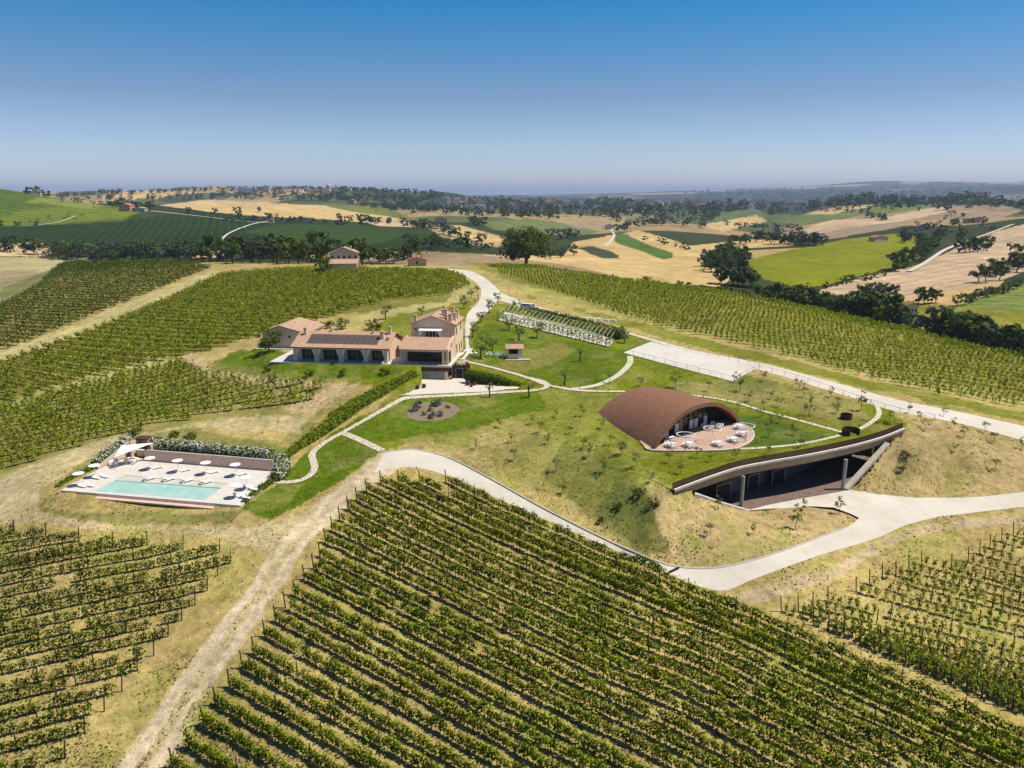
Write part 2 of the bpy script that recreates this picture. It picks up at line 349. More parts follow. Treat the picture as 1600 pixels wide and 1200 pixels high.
pyr = np.arange(1540, 432, -3.0); qn = np.tan(PITCH + np.arctan((pyr - 600) / FPX)); Yn = 48.0 / qn  # nominal ground 48 m below
Yn = Yn[Yn < 330]
LY = np.concatenate([np.log(Yn), np.arange(math.log(Yn[-1]) + .010, math.log(3200), .010), np.arange(math.log(3220), math.log(90000), .03)])
NR = len(LY); YR = np.exp(LY)
gs, gl = np.meshgrid(S, LY)
Z = np.empty((NR, NS))
for i in range(NR): Z[i] = f_low(S, np.full(NS, LY[i]))
ZT = Z.copy(); near_i = np.flatnonzero(YR < 260)
for i in near_i: ZT[i] = f_top(S, np.full(NS, LY[i]))
GX = gs * np.exp(gl); GY = np.exp(gl)
Z_RAW = Z.copy()
# gentle relief
def vnoise(x, y, seed=0):
    r = np.random.default_rng(seed); out = 0
    for k in range(7):
        a = r.uniform(0, 2 * math.pi); fq = r.uniform(.7, 1.4); ph = r.uniform(0, 6.28); out = out + np.sin((x * math.cos(a) + y * math.sin(a)) * fq + ph + 1.3 * np.sin((x * math.sin(a) - y * math.cos(a)) * fq * .7 + ph * 2))
    return out / 7 * 1.6
Z += vnoise(GX / 75, GY / 95, 41) * .0072 * GY * np.clip((GY - 430) / 350, 0, 1) * np.clip((5200 - GY) / 2500, 0, 1)
Z += vnoise(GX / 5, GY / 5, 1) * .10 * np.clip(1 - GY / 600, 0, 1) + vnoise(GX / 60, GY / 60, 2) * 1.2 * np.clip((GY - 420) / 400, 0, 1) + vnoise(GX / 260, GY / 260, 3) * 6 * np.clip((GY - 1800) / 3000, 0, 1)* np.clip((9000-GY)/3000, 0, 1) + vnoise(GX / 500, GY / 500, 4) * 28 * np.clip((GY - 9000) / 2500, 0, 1) * np.clip((16000 - GY) / 3000, 0, 1) * np.clip((GX - 1500) / 2500, 0, 1)
Z0 = Z.copy()
def bil(G, x, y):
    x = np.atleast_1d(np.asarray(x, float)); y = np.maximum(np.atleast_1d(np.asarray(y, float)), YR[0] * 1.001)
    c = np.clip((x / y + SMAX) / (2 * SMAX) * (NS - 1), 0, NS - 1.001); r = np.clip(np.interp(np.log(y), LY, np.arange(NR)), 0, NR - 1.001)
    ci = c.astype(int); ri = r.astype(int); fc = c - ci; fr = r - ri
    return G[ri, ci] * (1 - fc) * (1 - fr) + G[ri, ci + 1] * fc * (1 - fr) + G[ri + 1, ci] * (1 - fc) * fr + G[ri + 1, ci + 1] * fc * fr
def at_many(px, py, G=None):
    """points on the ground seen at these pixels"""
    G = Z if G is None else G
    px = np.atleast_1d(np.asarray(px, float)); py = np.atleast_1d(np.asarray(py, float)); s, q = pix_dir(px, py)
    ys = np.exp(np.linspace(math.log(45), math.log(85000), 900)); lo = np.full(len(px), 85000.); prev = np.full(len(px), 45.); done = np.zeros(len(px), bool)
    for yv in ys:
        zz = HC + q * yv; g = bil(G, s * yv, np.full(len(px), yv)); hit = (zz < g) & ~done; lo[hit] = yv; done |= hit; prev[~done] = yv
        if done.all(): break
    a, b = prev, lo
    for _ in range(14):
        mid = (a + b) / 2; hit = HC + q * mid < bil(G, s * mid, mid); b = np.where(hit, mid, b); a = np.where(hit, a, mid)
    return s * b, b, bil(G, s * b, b)
def at(px, py):
    x, y, z = at_many(px, py); return Vector((x[0], y[0], z[0]))
def wz(px, py, z):
    s, q = pix_dir(px, py); Y = (z - HC) / q; return Vector((float(s * Y), float(Y), z))
def gz(x, y): return float(bil(Z, x, y)[0])
def inpoly(x, y, P):
    P = np.asarray(P, float); x = np.asarray(x, float); y = np.asarray(y, float); r = np.zeros(x.shape, bool); j = len(P) - 1
    for i in range(len(P)):
        xi, yi = P[i]; xj, yj = P[j]
        with np.errstate(divide='ignore', invalid='ignore'):
            c = ((yi > y) != (yj > y)) & (x < (xj - xi) * (y - yi) / (yj - yi + 1e-12) + xi)
        r ^= c; j = i
    return r
def smooth_pl(P, step=6.0):
    """Catmull-Rom through the points, resampled"""
    P = np.asarray(P, float); out = []
    Q = np.vstack([2 * P[0] - P[1], P, 2 * P[-1] - P[-2]])
    for i in range(1, len(Q) - 2):
        n = max(2, int(np.linalg.norm(Q[i + 1] - Q[i]) / step))
        for t in np.arange(n) / n:
            out.append(.5 * (2 * Q[i] + (Q[i + 1] - Q[i - 1]) * t + (2 * Q[i - 1] - 5 * Q[i] + 4 * Q[i + 1] - Q[i + 2]) * t * t + (3 * Q[i] - Q[i - 1] - 3 * Q[i + 1] + Q[i + 2]) * t ** 3))
    out.append(Q[-2]); return np.array(out)
def resamp(P, n):
    P = np.asarray(P, float); d = np.append(0, np.cumsum(np.linalg.norm(np.diff(P, axis=0), axis=1))); t = np.linspace(0, d[-1], n)
    return np.stack([np.interp(t, d, P[:, k]) for k in range(P.shape[1])], 1)

edge_px = [(1052, 766), (1098.7, 748.6), (1151, 731.5), (1203.7, 721), (1256, 712), (1308.7, 701.4), (1348, 692), (1382, 681.7), (1411, 670)]
edge_z = [-3.8, -3.4, -3.1, -3.1, -3.0, -2.95, -2.9, -2.85, -2.8]
EDGE = np.array([wz(a, b_, z) for (a, b_), z in zip(edge_px, edge_z)]); EDGE = smooth_pl(EDGE, 1.0)

def side_weight():
    a = EDGE[0, :2] - EDGE[6, :2]; a /= np.linalg.norm(a); b = EDGE[-1, :2] - EDGE[-7, :2]; b /= np.linalg.norm(b)
    L = np.vstack([[EDGE[0, :2] + a * k for k in range(60, 0, -2)], EDGE[:, :2], [EDGE[-1, :2] + b * k for k in range(2, 60, 2)]]); bey = np.concatenate([np.arange(60, 0, -2), np.zeros(len(EDGE)), np.arange(2, 60, 2)])
    t = np.gradient(L, axis=0); t /= np.linalg.norm(t, axis=1)[:, None]; nr = np.stack([-t[:, 1], t[:, 0]], 1); W = np.zeros((NR, NS))
    for i in near_i:
        P = np.column_stack([GX[i], GY[i]]); d = ((P[:, None] - L[None]) ** 2).sum(-1); k = d.argmin(1); sd_ = ((P - L[k]) * nr[k]).sum(1); w = .25 + bey[k] * .5
        W[i] = np.clip(sd_ / w * .5 + .5, 0, 1)
    return W
W_ = side_weight(); W_ = W_ * W_ * (3 - 2 * W_); RELIEF = Z - Z_RAW; Z = Z_RAW * (1 - W_) + ZT * W_ + RELIEF * np.where(W_ > .5, .45, 1); Z0 = Z.copy()

# platforms that are cut into the hill
hA, hB, hC = wz(463, 565, 0), wz(606, 568, 0), wz(699, 571, 0)
HTH = math.atan2(hC.y - hA.y, hC.x - hA.x); HU = Vector((math.cos(HTH), math.sin(HTH), 0)); HV = Vector((-HU.y, HU.x, 0))
def hl(u, v, z=0): return hB + HU * u + HV * v + Vector((0, 0, z))
def flat(poly, z, G):
    m = inpoly(GX, GY, poly); G[m] = z
COURT_Z = -3.0
flat([hl(-25, -.6)[:2], hl(12.6, -.6)[:2], hl(13.4, 4)[:2], hl(14.5, 27)[:2], hl(-35, 27)[:2], hl(-35, 12)[:2]], -.15, Z)
court_px = [(625, 618), (654, 606), (662, 583), (728, 583), (733, 594), (822, 606), (760, 612), (700, 614.5)]
court_w = [wz(a, b_, COURT_Z)[:2] for a, b_ in court_px]
flat(court_w, COURT_Z - .02, Z)
PZ = -8.0
pool_w = [wz(a, b_, PZ)[:2] for a, b_ in ((95, 766), (376, 790), (425, 752.5), (429, 734), (240, 712), (200, 712), (155, 732.5))]
flat(pool_w, PZ - .45, Z)
# garage hollow under the green roof
ZTOP = Z.copy()                                 # upper surface (roof garden); Z below gets the hollow
GZ_ = -9.0
gar_w = [wz(1085, 771, -4.8)[:2], wz(1125, 785, -6.9)[:2], wz(1165, 798, GZ_)[:2], wz(1240, 788, GZ_)[:2], wz(1326, 771, GZ_)[:2], wz(1390, 694, -3.9)[:2], (65.0, 123.6), (57.5, 127.5), (45, 120.5), (30, 111), (24.5, 104.5)]
fore_w = [wz(a, b_, GZ_)[:2] for a, b_ in ((1120, 776), (1152, 798), (1172, 797), (1217, 794), (1269, 791), (1303, 793.5), (1330, 803), (1348, 812), (1400, 800), (1445, 781), (1380, 773), (1328, 766), (1300, 762), (1200, 765))]
m = inpoly(GX, GY, fore_w) & (W_ < .5); ZTOP[m & (W_ < .5)] = np.minimum(ZTOP[m & (W_ < .5)], GZ_); Z[m] = np.minimum(Z[m], GZ_)
def gar_mask(): return inpoly(GX, GY, gar_w)
Z[gar_mask()] = GZ_
def gzt(x, y): return float(bil(ZTOP, x, y)[0])
def att(px, py):
    x, y, z = at_many(px, py, ZTOP); return Vector((x[0], y[0], z[0]))
m = inpoly(GX, GY, [tuple(wz(a, b, -3.12)[:2]) for a, b in ((1019, 703), (1070, 704), (1133, 702.5), (1161, 696), (1175, 686), (1176, 674), (1160, 662), (1100, 665))])
ZTOP[m] = -3.6; Z[m] = np.minimum(Z[m], -3.6)
# ------------------------------------------------------------ ground cover: real colours of grass, straw, soil; painted cloud shade far left
TAN = (.38, .295, .112); STRAW = (.46, .33, .145); GREEN = (.145, .168, .008); LAWN = (.088, .138, .004); OLIVEG = (.20, .19, .022)
DRYG = (.27, .22, .085); TRACK = (.56, .45, .31); SOIL = (.30, .235, .14); SHADEDG = (.020, .038, .009); FIELDG = (.032, .060, .010); SUNF = (.17, .185, .008); PLOW = (.27, .20, .13); PALE = (.46, .34, .20)
FAR_C = (.038, .048, .016)
SPX, SPY = s_py(GX, GY, np.where(np.isfinite(Z0), Z0, 0))
jx = vnoise(GX / (GY * .012), GY / (GY[:, :1] * .05), 11)
j1 = vnoise(GX / 2.2, GY / 2.2, 12) * 5 + vnoise(GX / .8, GY / .8, 13) * 2.5
near_w = np.clip((420 - GY) / 150, 0, 1)
JX = SPX + j1 * near_w; JY = SPY + vnoise(GX / 1.9, GY / 1.9, 14) * 3 * near_w
CX_ = SPX + vnoise(GX / 30, GY / 45, 15) * 2.2; CY_ = SPY + vnoise(GX / 26, GY / 50, 16) * 1.0
C = np.zeros((NR, NS, 3)); C[:] = TAN
STR = np.zeros((NR, NS)); AMP = np.zeros((NR, NS))
DEG = math.pi / 180
def cover(col, P, blend=1.0, ymin=0, ymax=1e9, stripe=None, crisp=False):
    x, y = (CX_, CY_) if crisp else (JX, JY)
    m = inpoly(x, y, P) & (GY > ymin) & (GY < ymax)
    C[m] = C[m] * (1 - blend) + np.array(col) * blend
    if stripe:
        ang, period, amp, kz = stripe; d = (GX * math.cos(ang * DEG) + GY * math.sin(ang * DEG)) + kz * Z0
        STR[m] = (d / period * 2 * math.pi)[m]; AMP[m] = amp
    elif blend > .9: AMP[m] = 0
# far country first
C[GY > 420] = FAR_C
patch = vnoise(GX / 300, GY / 420, 21) + .6 * vnoise(GX / 110, GY / 160, 22)
m = (GY > 1300); C[m] = np.where((patch > .25)[..., None], (.30, .22, .11), np.where((patch < -.35)[..., None], (.04, .055, .025), (.085, .10, .04)))[m]
patch2 = vnoise(GX / 500, GY / 900, 23) + .8 * vnoise(GX / 170, GY / 350, 24)
m = (GY > 5200); C[m] = np.where((patch2 > .75)[..., None], (.15, .12, .07), np.where((patch2 < -.1)[..., None], (.016, .024, .014), (.032, .042, .020)))[m]
m = (GY > 14500); C[m] = (.20, .25, .30)
m = (GY > 9500) & (GX > 1500) & (GY < 16000); C[m] = np.where((patch2 > .2)[..., None], (.30, .24, .16), (.045, .060, .035))[m]
cover(STRAW, [(360, 297), (180, 299), (160, 309), (240, 312), (270, 305)], crisp=True, ymin=2400)
# left
cover(SHADEDG, [(-300, 356), (40, 352), (150, 352), (330, 325), (430, 345), (480, 347), (560, 352), (700, 372), (760, 392), (640, 395), (480, 380), (0, 386), (-300, 390)], ymin=450, ymax=1300, stripe=(20, 9, .22, 0), crisp=True)  # dark left field: cloud shade put into its green
cover(FIELDG, [(420, 352), (560, 350), (640, 364), (600, 378), (560, 384), (430, 372), (380, 362)], ymin=450, ymax=1300, stripe=(60, 7, .22, 0), crisp=True)
cover((.075, .115, .014), [(-300, 250), (50, 296), (80, 306), (230, 326), (190, 345), (60, 354), (-300, 356)], ymin=600, ymax=1400, stripe=(75, 12, .3, 0), crisp=True)
cover((.12, .155, .018), [(0, 340), (60, 326), (160, 318), (230, 327), (190, 342), (60, 352), (0, 354)], ymin=600, ymax=1400, stripe=(75, 10, .3, 0), crisp=True)
cover((.17, .20, .04), [(60, 308), (160, 320), (150, 326), (40, 316)], ymin=600, ymax=1400, crisp=True)
cover(PALE, [(248, 321), (262, 319), (330, 312), (400, 316), (520, 322), (600, 336), (652, 352), (640, 362), (560, 346), (480, 340), (400, 338), (320, 330)], ymin=1100, ymax=3000, stripe=(100, 22, .06, 0), crisp=True)
cover(STRAW, [(262, 319), (330, 317), (430, 318), (560, 330), (640, 350), (560, 344), (440, 340), (330, 330)], ymin=1000, ymax=3000, stripe=(100, 22, .08, 0), crisp=True)
cover((.13, .15, .03), [(500, 318), (590, 322), (640, 338), (660, 346), (600, 338), (520, 326)], ymin=1000, ymax=3000, crisp=True)
cover(PALE, [(0, 378), (75, 382), (80, 395), (60, 400), (-200, 398), (-200, 376)], ymin=450, ymax=1000, crisp=True)
cover(PALE, [(300, 385), (350, 384), (350, 402), (300, 402)], ymin=420, ymax=1000, crisp=True)
cover((.33, .26, .13), [(665, 352), (720, 352), (790, 372), (780, 386), (740, 383), (690, 370)], ymin=450, ymax=1500, crisp=True)
cover(STRAW, [(690, 356), (720, 353), (790, 374), (786, 384), (740, 376)], ymin=450, ymax=1500, stripe=(40, 10, .12, 0), crisp=True)
cover((.12, .15, .05), [(748, 346), (830, 341), (900, 352), (935, 362), (900, 370), (840, 366), (770, 358)], ymin=500, ymax=3000, crisp=True)
cover(PLOW, [(885, 350), (940, 345), (960, 352), (945, 358), (900, 356)], ymin=900, ymax=4000, crisp=True)
cover((.26, .19, .11), [(490, 392), (620, 392), (700, 394), (800, 398), (880, 405), (980, 400), (1060, 420), (1120, 447), (1000, 440), (870, 420), (600, 412), (480, 402)], ymin=415, ymax=1000, stripe=(95, 6, .1, 0), crisp=True)
cover(STRAW, [(760, 398), (880, 400), (895, 380), (960, 366), (1000, 360), (1040, 372), (1080, 384), (1150, 376), (1230, 375), (1240, 384), (1160, 388), (1100, 398), (1120, 420), (1150, 432), (1120, 448), (1000, 440), (890, 415)], ymin=415, ymax=2400, stripe=(62, 8.5, .26, 1.2), crisp=True)
cover((.075, .13, .02), [(958, 366), (972, 364), (1050, 396), (1052, 402), (1038, 405), (960, 378)], ymin=500, ymax=2400, stripe=(0, 3.5, .15, 0), crisp=True)
cover((.05, .06, .03), [(900, 388), (925, 385), (965, 396), (970, 404), (940, 403)], ymin=500, ymax=2000, crisp=True)
cover((.10, .13, .05), [(1085, 330), (1180, 325), (1200, 335), (1120, 346)], ymin=1500, ymax=4500, crisp=True)
cover((.10, .13, .06), [(940, 328), (1050, 340), (1100, 360), (1000, 350)], ymin=1500, ymax=4500, blend=.5, crisp=True)
# right
cover(PLOW, [(1220, 362), (1330, 340), (1420, 325), (1560, 318), (1600, 330), (1560, 340), (1440, 345), (1380, 360), (1290, 375), (1215, 371)], ymin=900, ymax=2300, stripe=(85, 26, .06, 0), crisp=True)
cover((.45, .33, .20), [(1215, 370), (1290, 345), (1370, 340), (1480, 322), (1478, 332), (1400, 348), (1320, 356), (1270, 370)], ymin=900, ymax=2300, stripe=(85, 22, .07, 0), crisp=True)
cover((.13, .16, .04), [(1210, 345), (1300, 325), (1380, 322), (1480, 318), (1440, 328), (1330, 338), (1250, 352)], ymin=900, ymax=2600, crisp=True)
cover(STRAW, [(1255, 335), (1310, 322), (1370, 320), (1300, 334)], ymin=900, ymax=2600, crisp=True)
cover(STRAW, [(1095, 352), (1180, 336), (1200, 345), (1130, 362)], ymin=900, ymax=2600, crisp=True)
cover(STRAW, [(1165, 392), (1300, 385), (1260, 398), (1180, 408)], ymin=500, ymax=2600, blend=.8, crisp=True)
cover(SUNF, [(1165, 407), (1230, 392), (1320, 374), (1400, 364), (1430, 368), (1432, 382), (1425, 395), (1440, 402), (1400, 416), (1350, 428), (1290, 446), (1250, 450), (1190, 436)], ymin=440, ymax=1400, stripe=(30, 7, .10, 0), crisp=True)
cover((.42, .31, .20), [(1700, 335), (1600, 350), (1545, 365), (1480, 395), (1430, 415), (1340, 434), (1270, 458), (1420, 470), (1500, 462), (1560, 440), (1600, 425), (1700, 410)], ymin=370, ymax=1400, stripe=(118, 13, .10, 0), crisp=True)
cover(STRAW, [(1400, 470), (1480, 455), (1570, 438), (1560, 448), (1510, 460), (1500, 475), (1440, 480), (1400, 482)], ymin=300, ymax=900, crisp=True)
cover((.15, .19, .04), [(1500, 478), (1570, 452), (1700, 420), (1700, 540), (1560, 500)], ymin=280, ymax=900, stripe=(40, 12, .14, 0), crisp=True)
cover(OLIVEG, [(1080, 450), (1300, 470), (1400, 500), (1600, 560), (1700, 600), (1700, 500), (1400, 470), (1200, 440)], ymin=300, ymax=440, crisp=True)
# our own hill
G_A = [(410, 560), (430, 548), (700, 560), (760, 470), (900, 505), (985, 520), (1180, 590), (1390, 640), (1411, 668), (1256, 712), (1098, 748), (1050, 764), (980, 745), (900, 700), (860, 670), (760, 640), (740, 700), (660, 690), (600, 705), (520, 760), (440, 800), (375, 795), (440, 750), (620, 610), (540, 600), (330, 590), (330, 562)]
cover(GREEN, G_A)
cover((.20, .21, .035), [(850, 610), (960, 600), (1000, 720), (1060, 750), (1000, 760), (930, 740), (850, 700), (740, 670), (800, 640)], .8)
cover(LAWN, [(760, 505), (960, 545), (985, 556), (978, 585), (930, 605), (850, 598), (740, 565), (720, 555)])
cover((.20, .17, .05), [(820, 545), (880, 535), (900, 550), (860, 570), (800, 585), (760, 575), (800, 562)], .75)
cover(LAWN, [(590, 690), (530, 672), (600, 640), (660, 618), (840, 612), (860, 640), (800, 650), (740, 672), (690, 682)])
cover(LAWN, [(375, 795), (430, 756), (490, 752), (500, 700), (545, 685), (585, 708), (540, 745), (470, 790), (420, 812)])
cover(LAWN, [(320, 575), (380, 545), (460, 545), (440, 565), (600, 575), (640, 578), (600, 592), (500, 590), (380, 590)])
cover((.075, .13, .014), [(1120, 640), (1170, 650), (1300, 680), (1260, 695), (1150, 702), (1180, 685)])
cover(GREEN, [(1045, 740), (1150, 712), (1260, 700), (1411, 662), (1411, 670), (1256, 713), (1151, 734), (1060, 768)])
cover((.30, .26, .085), [(600, 692), (660, 680), (740, 668), (800, 655), (860, 672), (880, 720), (840, 740), (760, 720), (700, 700)], .55)
cover((.22, .20, .055), [(740, 700), (860, 680), (960, 740), (1000, 770), (960, 800), (880, 780), (800, 750)], .8)
cover((.11, .125, .022), [(880, 690), (960, 710), (1000, 760), (1030, 800), (1010, 850), (960, 840), (900, 790), (850, 740)], .65)
cover((.10, .12, .03), [(960, 760), (1005, 765), (1020, 800), (1050, 860), (1010, 868), (960, 830), (930, 790)], .7)
cover((.40, .30, .14), [(1010, 745), (1050, 772), (1165, 797), (1300, 795), (1341, 812), (1290, 835), (1200, 870), (1110, 886), (1060, 882), (1035, 830), (1020, 790)], .9)
cover((.40, .30, .14), [(1325, 768), (1411, 672), (1425, 655), (1480, 660), (1600, 695), (1700, 720), (1700, 775), (1440, 780)], .95)
cover((.20, .20, .05), [(1400, 730), (1440, 700), (1430, 740), (1400, 760)], .5)
cover((.28, .23, .09), [(1040, 600), (1180, 590), (1340, 630), (1360, 655), (1300, 660), (1230, 640), (1100, 620)], .7)
cover((.14, .17, .03), [(1120, 596), (1190, 590), (1220, 600), (1180, 612), (1100, 610)], .6)
cover(LAWN, [(662, 600), (600, 632), (556, 654), (520, 678), (480, 706), (452, 738), (430, 752), (492, 752), (500, 705), (540, 678), (580, 655), (640, 624), (662, 618)])
# strips along the upper road
cover(GREEN, [(985, 512), (1080, 540), (1320, 598), (1600, 660), (1700, 685), (1700, 668), (1600, 645), (1320, 585), (1080, 525), (960, 495), (830, 466), (790, 450)], .85)
cover((.30, .28, .08), [(700, 412), (760, 425), (830, 462), (1000, 500), (1330, 580), (1600, 640), (1700, 660), (1700, 645), (1600, 625), (1320, 560), (1000, 485), (860, 450), (780, 425)], .9)
cover((.17, .17, .02), [(1040, 500), (1600, 620), (1600, 560), (1300, 492), (1040, 447), (830, 420), (720, 408), (800, 440)], .75)
cover((.36, .32, .13), [(690, 424), (735, 445), (745, 460), (700, 475), (640, 490), (560, 500), (600, 485), (700, 462), (728, 450)], .9)
cover(GREEN, [(745, 462), (700, 478), (620, 492), (560, 520), (600, 540), (700, 520), (732, 495)], .9)
# left slope
cover((.14, .14, .015), [(-200, 620), (0, 550), (330, 428), (480, 415), (720, 420), (700, 470), (480, 500), (280, 560), (0, 640), (-200, 700)], .8)
cover((.44, .37, .17), [(-10, 553), (100, 514), (262, 449), (333, 421), (345, 428), (272, 462), (180, 500), (110, 527), (0, 566)])
cover((.40, .36, .13), [(-10, 640), (120, 585), (285, 556), (300, 562), (130, 605), (0, 655)], .8)
cover((.20, .195, .05), [(-10, 640), (280, 560), (520, 590), (500, 650), (320, 655), (200, 680), (-10, 745)], .7)
cover((.44, .33, .18), [(284, 556), (310, 552), (325, 578), (420, 592), (560, 600), (540, 618), (480, 650), (440, 640), (520, 605), (400, 600), (320, 592)])
cover((.36, .32, .16), [(-200, 400), (60, 402), (150, 405), (90, 430), (0, 480), (-200, 560)], .95)
cover((.26, .19, .12), [(-200, 418), (60, 422), (70, 440), (0, 470), (-200, 500)], .6)
cover((.12, .15, .04), [(0, 452), (60, 428), (110, 410), (135, 410), (70, 445), (0, 482)], .8)
cover((.17, .17, .05), [(180, 688), (240, 668), (330, 675), (450, 700), (440, 740), (425, 735), (240, 700), (150, 730), (95, 762), (60, 790), (120, 800), (376, 800), (360, 820), (160, 818), (60, 800), (120, 730)], .75)
cover((.12, .145, .03), [(270, 690), (440, 690), (470, 660), (500, 660), (470, 700), (440, 720), (300, 700)], .6)
cover((.46, .38, .22), [(-200, 735), (0, 752), (60, 770), (60, 800), (180, 822), (380, 825), (480, 800), (560, 740), (600, 735), (560, 770), (500, 830), (420, 860), (340, 840), (0, 815), (-200, 800)], .8)
cover((.46, .38, .22), [(0, 745), (150, 690), (330, 655), (480, 650), (470, 675), (330, 668), (230, 676), (150, 708), (60, 770), (0, 800)], .75)
cover(TRACK, [(600, 703), (640, 706), (620, 735), (590, 750), (545, 780), (505, 810), (470, 835), (500, 790), (545, 750)], .85)
# dirt track ruts
def rut(P, w, col, bl):
    P = np.array(P, float); L = smooth_pl(P, 12); wd_ = np.interp(L[:, 1], P[::-1, 1] if P[0, 1] > P[-1, 1] else P[:, 1], (w[::-1] if P[0, 1] > P[-1, 1] else w))
    d = np.gradient(L, axis=0); d /= np.linalg.norm(d, axis=1)[:, None]; nrm = np.stack([-d[:, 1], d[:, 0]], 1)
    cover(col, np.vstack([L + nrm * wd_[:, None] / 2, (L - nrm * wd_[:, None] / 2)[::-1]]), bl)
rut([(200, 1230), (300, 1075), (400, 935), (470, 838), (530, 778), (590, 725)], [75, 58, 44, 36, 30, 30], (.50, .42, .26), .6)
rut([(178, 1230), (278, 1075), (382, 935), (458, 836), (522, 776)], [20, 17, 13, 10, 8], TRACK, .85)
rut([(222, 1230), (318, 1078), (412, 940), (482, 842), (540, 780)], [20, 17, 13, 10, 8], TRACK, .85)
rut([(1140, 945), (1200, 925), (1290, 900), (1350, 868), (1400, 840), (1480, 822), (1600, 812), (1700, 808)], [26, 24, 20, 18, 16, 16, 14, 14], (.47, .36, .23), .8)
# green tufts across the vineyards' dry soil
tuft = vnoise(GX / 3.1, GY / 3.1, 31) + .8 * vnoise(GX / 1.1, GY / 1.1, 32)
fore = (SPY > 735) & (GY < 160)
k = np.clip((tuft + .1) * .6, 0, .62)[..., None] * fore[..., None] * ~inpoly(SPX, SPY, [(470, 760), (600, 735), (640, 720), (300, 1100), (235, 1230), (160, 1230)])[..., None]
C[:] = C * (1 - k) + np.array((.24, .25, .05)) * k
mid = (GY < 420) & ~fore
k = np.clip(np.abs(tuft) * .35, 0, .4)[..., None] * mid[..., None]
C[:] = C * (1 - k) + np.where((tuft > 0)[..., None], np.array((.12, .15, .025)), np.array((.26, .22, .09))) * k
# the ground sinks a hand's breadth under the roads laid on it (see road())
DROP = np.zeros((NR, NS), bool)

MAT_G = None
m, n, b = nt('ground_cover'); at_ = n.nodes.new('ShaderNodeAttribute'); at_.attribute_name = 'Col'
st = n.nodes.new('ShaderNodeAttribute'); st.attribute_name = 'stripe'; am = n.nodes.new('ShaderNodeAttribute'); am.attribute_name = 'amp'
sn = math_(n, 'SINE', st.outputs['Fac'])
f1 = maprange(n, noise(n, .09, 6), .3, .7, .80, 1.2); f2 = maprange(n, noise(n, .9, 6, rough=.7), .25, .75, .52, 1.46); f3 = maprange(n, noise(n, 5.5, 4, rough=.7), .25, .75, .60, 1.38)
f4 = maprange(n, noise(n, .014, 8, rough=.7), .3, .7, .76, 1.24)
f = math_(n, 'MULTIPLY', math_(n, 'MULTIPLY', f1, f2), math_(n, 'MULTIPLY', f3, f4))
f = math_(n, 'MULTIPLY', f, math_(n, 'ADD', math_(n, 'MULTIPLY', sn, am.outputs['Fac']), 1.0))
cc = n.nodes.new('ShaderNodeCombineColor'); 
for i in range(3): n.links.new(f, cc.inputs[i])
c = mixc(n, 1.0, at_.outputs['Color'], cc.outputs[0], 'MULTIPLY')
n.links.new(c, b.inputs['Base Color']); b.inputs['Roughness'].default_value = 1.0; b.inputs['Specular IOR Level'].default_value = .05
bump(n, b, math_(n, 'ADD', noise(n, 2.5, 6, rough=.75), math_(n, 'MULTIPLY', noise(n, .5, 3), 1.5)), .9, .16)
MAT['ground'] = m

ROADMASK = []
def road(name, mat, ea, eb, off=.0, w=8, n=None, top=False, sink=.10, lift=.02, smooth=True):
    """gravel sheet between two edges given in the photograph, laid on the ground"""
    ea, eb = (smooth_pl(ea, 8), smooth_pl(eb, 8)) if smooth else (np.array(ea, float), np.array(eb, float))
    n = n or 90; G = ZTOP
    xa, ya, za = at_many(ea[:, 0], ea[:, 1], G); xb, yb, zb = at_many(eb[:, 0], eb[:, 1], G)
    A_ = resamp(np.stack([xa, ya], 1), n); B_ = resamp(np.stack([xb, yb], 1), n)
    t = np.linspace(0, 1, w)[None, :, None]; P = A_[:, None] * (1 - t) + B_[:, None] * t
    z = bil(G, P[..., 0].ravel(), P[..., 1].ravel()) + lift + off
    V = np.column_stack([P.reshape(-1, 2), z]); I = np.arange(n * w).reshape(n, w)
    F = np.stack([I[:-1, :-1], I[:-1, 1:], I[1:, 1:], I[1:, :-1]], -1).reshape(-1, 4)
    poly = np.vstack([A_, B_[::-1]])
    # consistent upward facing
    a = V[F[0, 1]] - V[F[0, 0]]; c_ = V[F[0, 3]] - V[F[0, 0]]
    if np.cross(a, c_)[2] < 0: F = F[:, ::-1]
    me = mesh_np(name, V, F, mat); o = link(name, me, kind='structure')
    ROADMASK.append((poly, sink)); return o, A_, B_
def ribbon(name, mat, P, width, off=0.0, G=None, kind='structure', lift=.09):
    G = ZTOP if G is None else G
    P = smooth_pl(P, 6); x, y, z = at_many(P[:, 0], P[:, 1], G)
    L = np.stack([x, y], 1); d = np.append(0, np.cumsum(np.linalg.norm(np.diff(L, axis=0), axis=1))); n = max(8, int(d[-1] / .8)); L = resamp(L, n)
    L[1:-1] = (L[:-2] + L[1:-1] * 2 + L[2:]) / 4
    t = np.gradient(L, axis=0); t /= np.linalg.norm(t, axis=1)[:, None]; nr = np.stack([-t[:, 1], t[:, 0]], 1)
    w = np.linspace(-.5, .5, 4)[None, :, None] * width; Q = L[:, None] + nr[:, None] * w
    z = bil(G, Q[..., 0].ravel(), Q[..., 1].ravel()) + lift + off
    V = np.column_stack([Q.reshape(-1, 2), z]); I = np.arange(n * 4).reshape(n, 4); F = np.stack([I[:-1, :-1], I[1:, :-1], I[1:, 1:], I[:-1, 1:]], -1).reshape(-1, 4)
    if np.cross(V[F[0, 1]] - V[F[0, 0]], V[F[0, 3]] - V[F[0, 0]])[2] < 0: F = F[:, ::-1]
    me = mesh_np(name, V, F, mat); return link(name, me, kind=kind), L

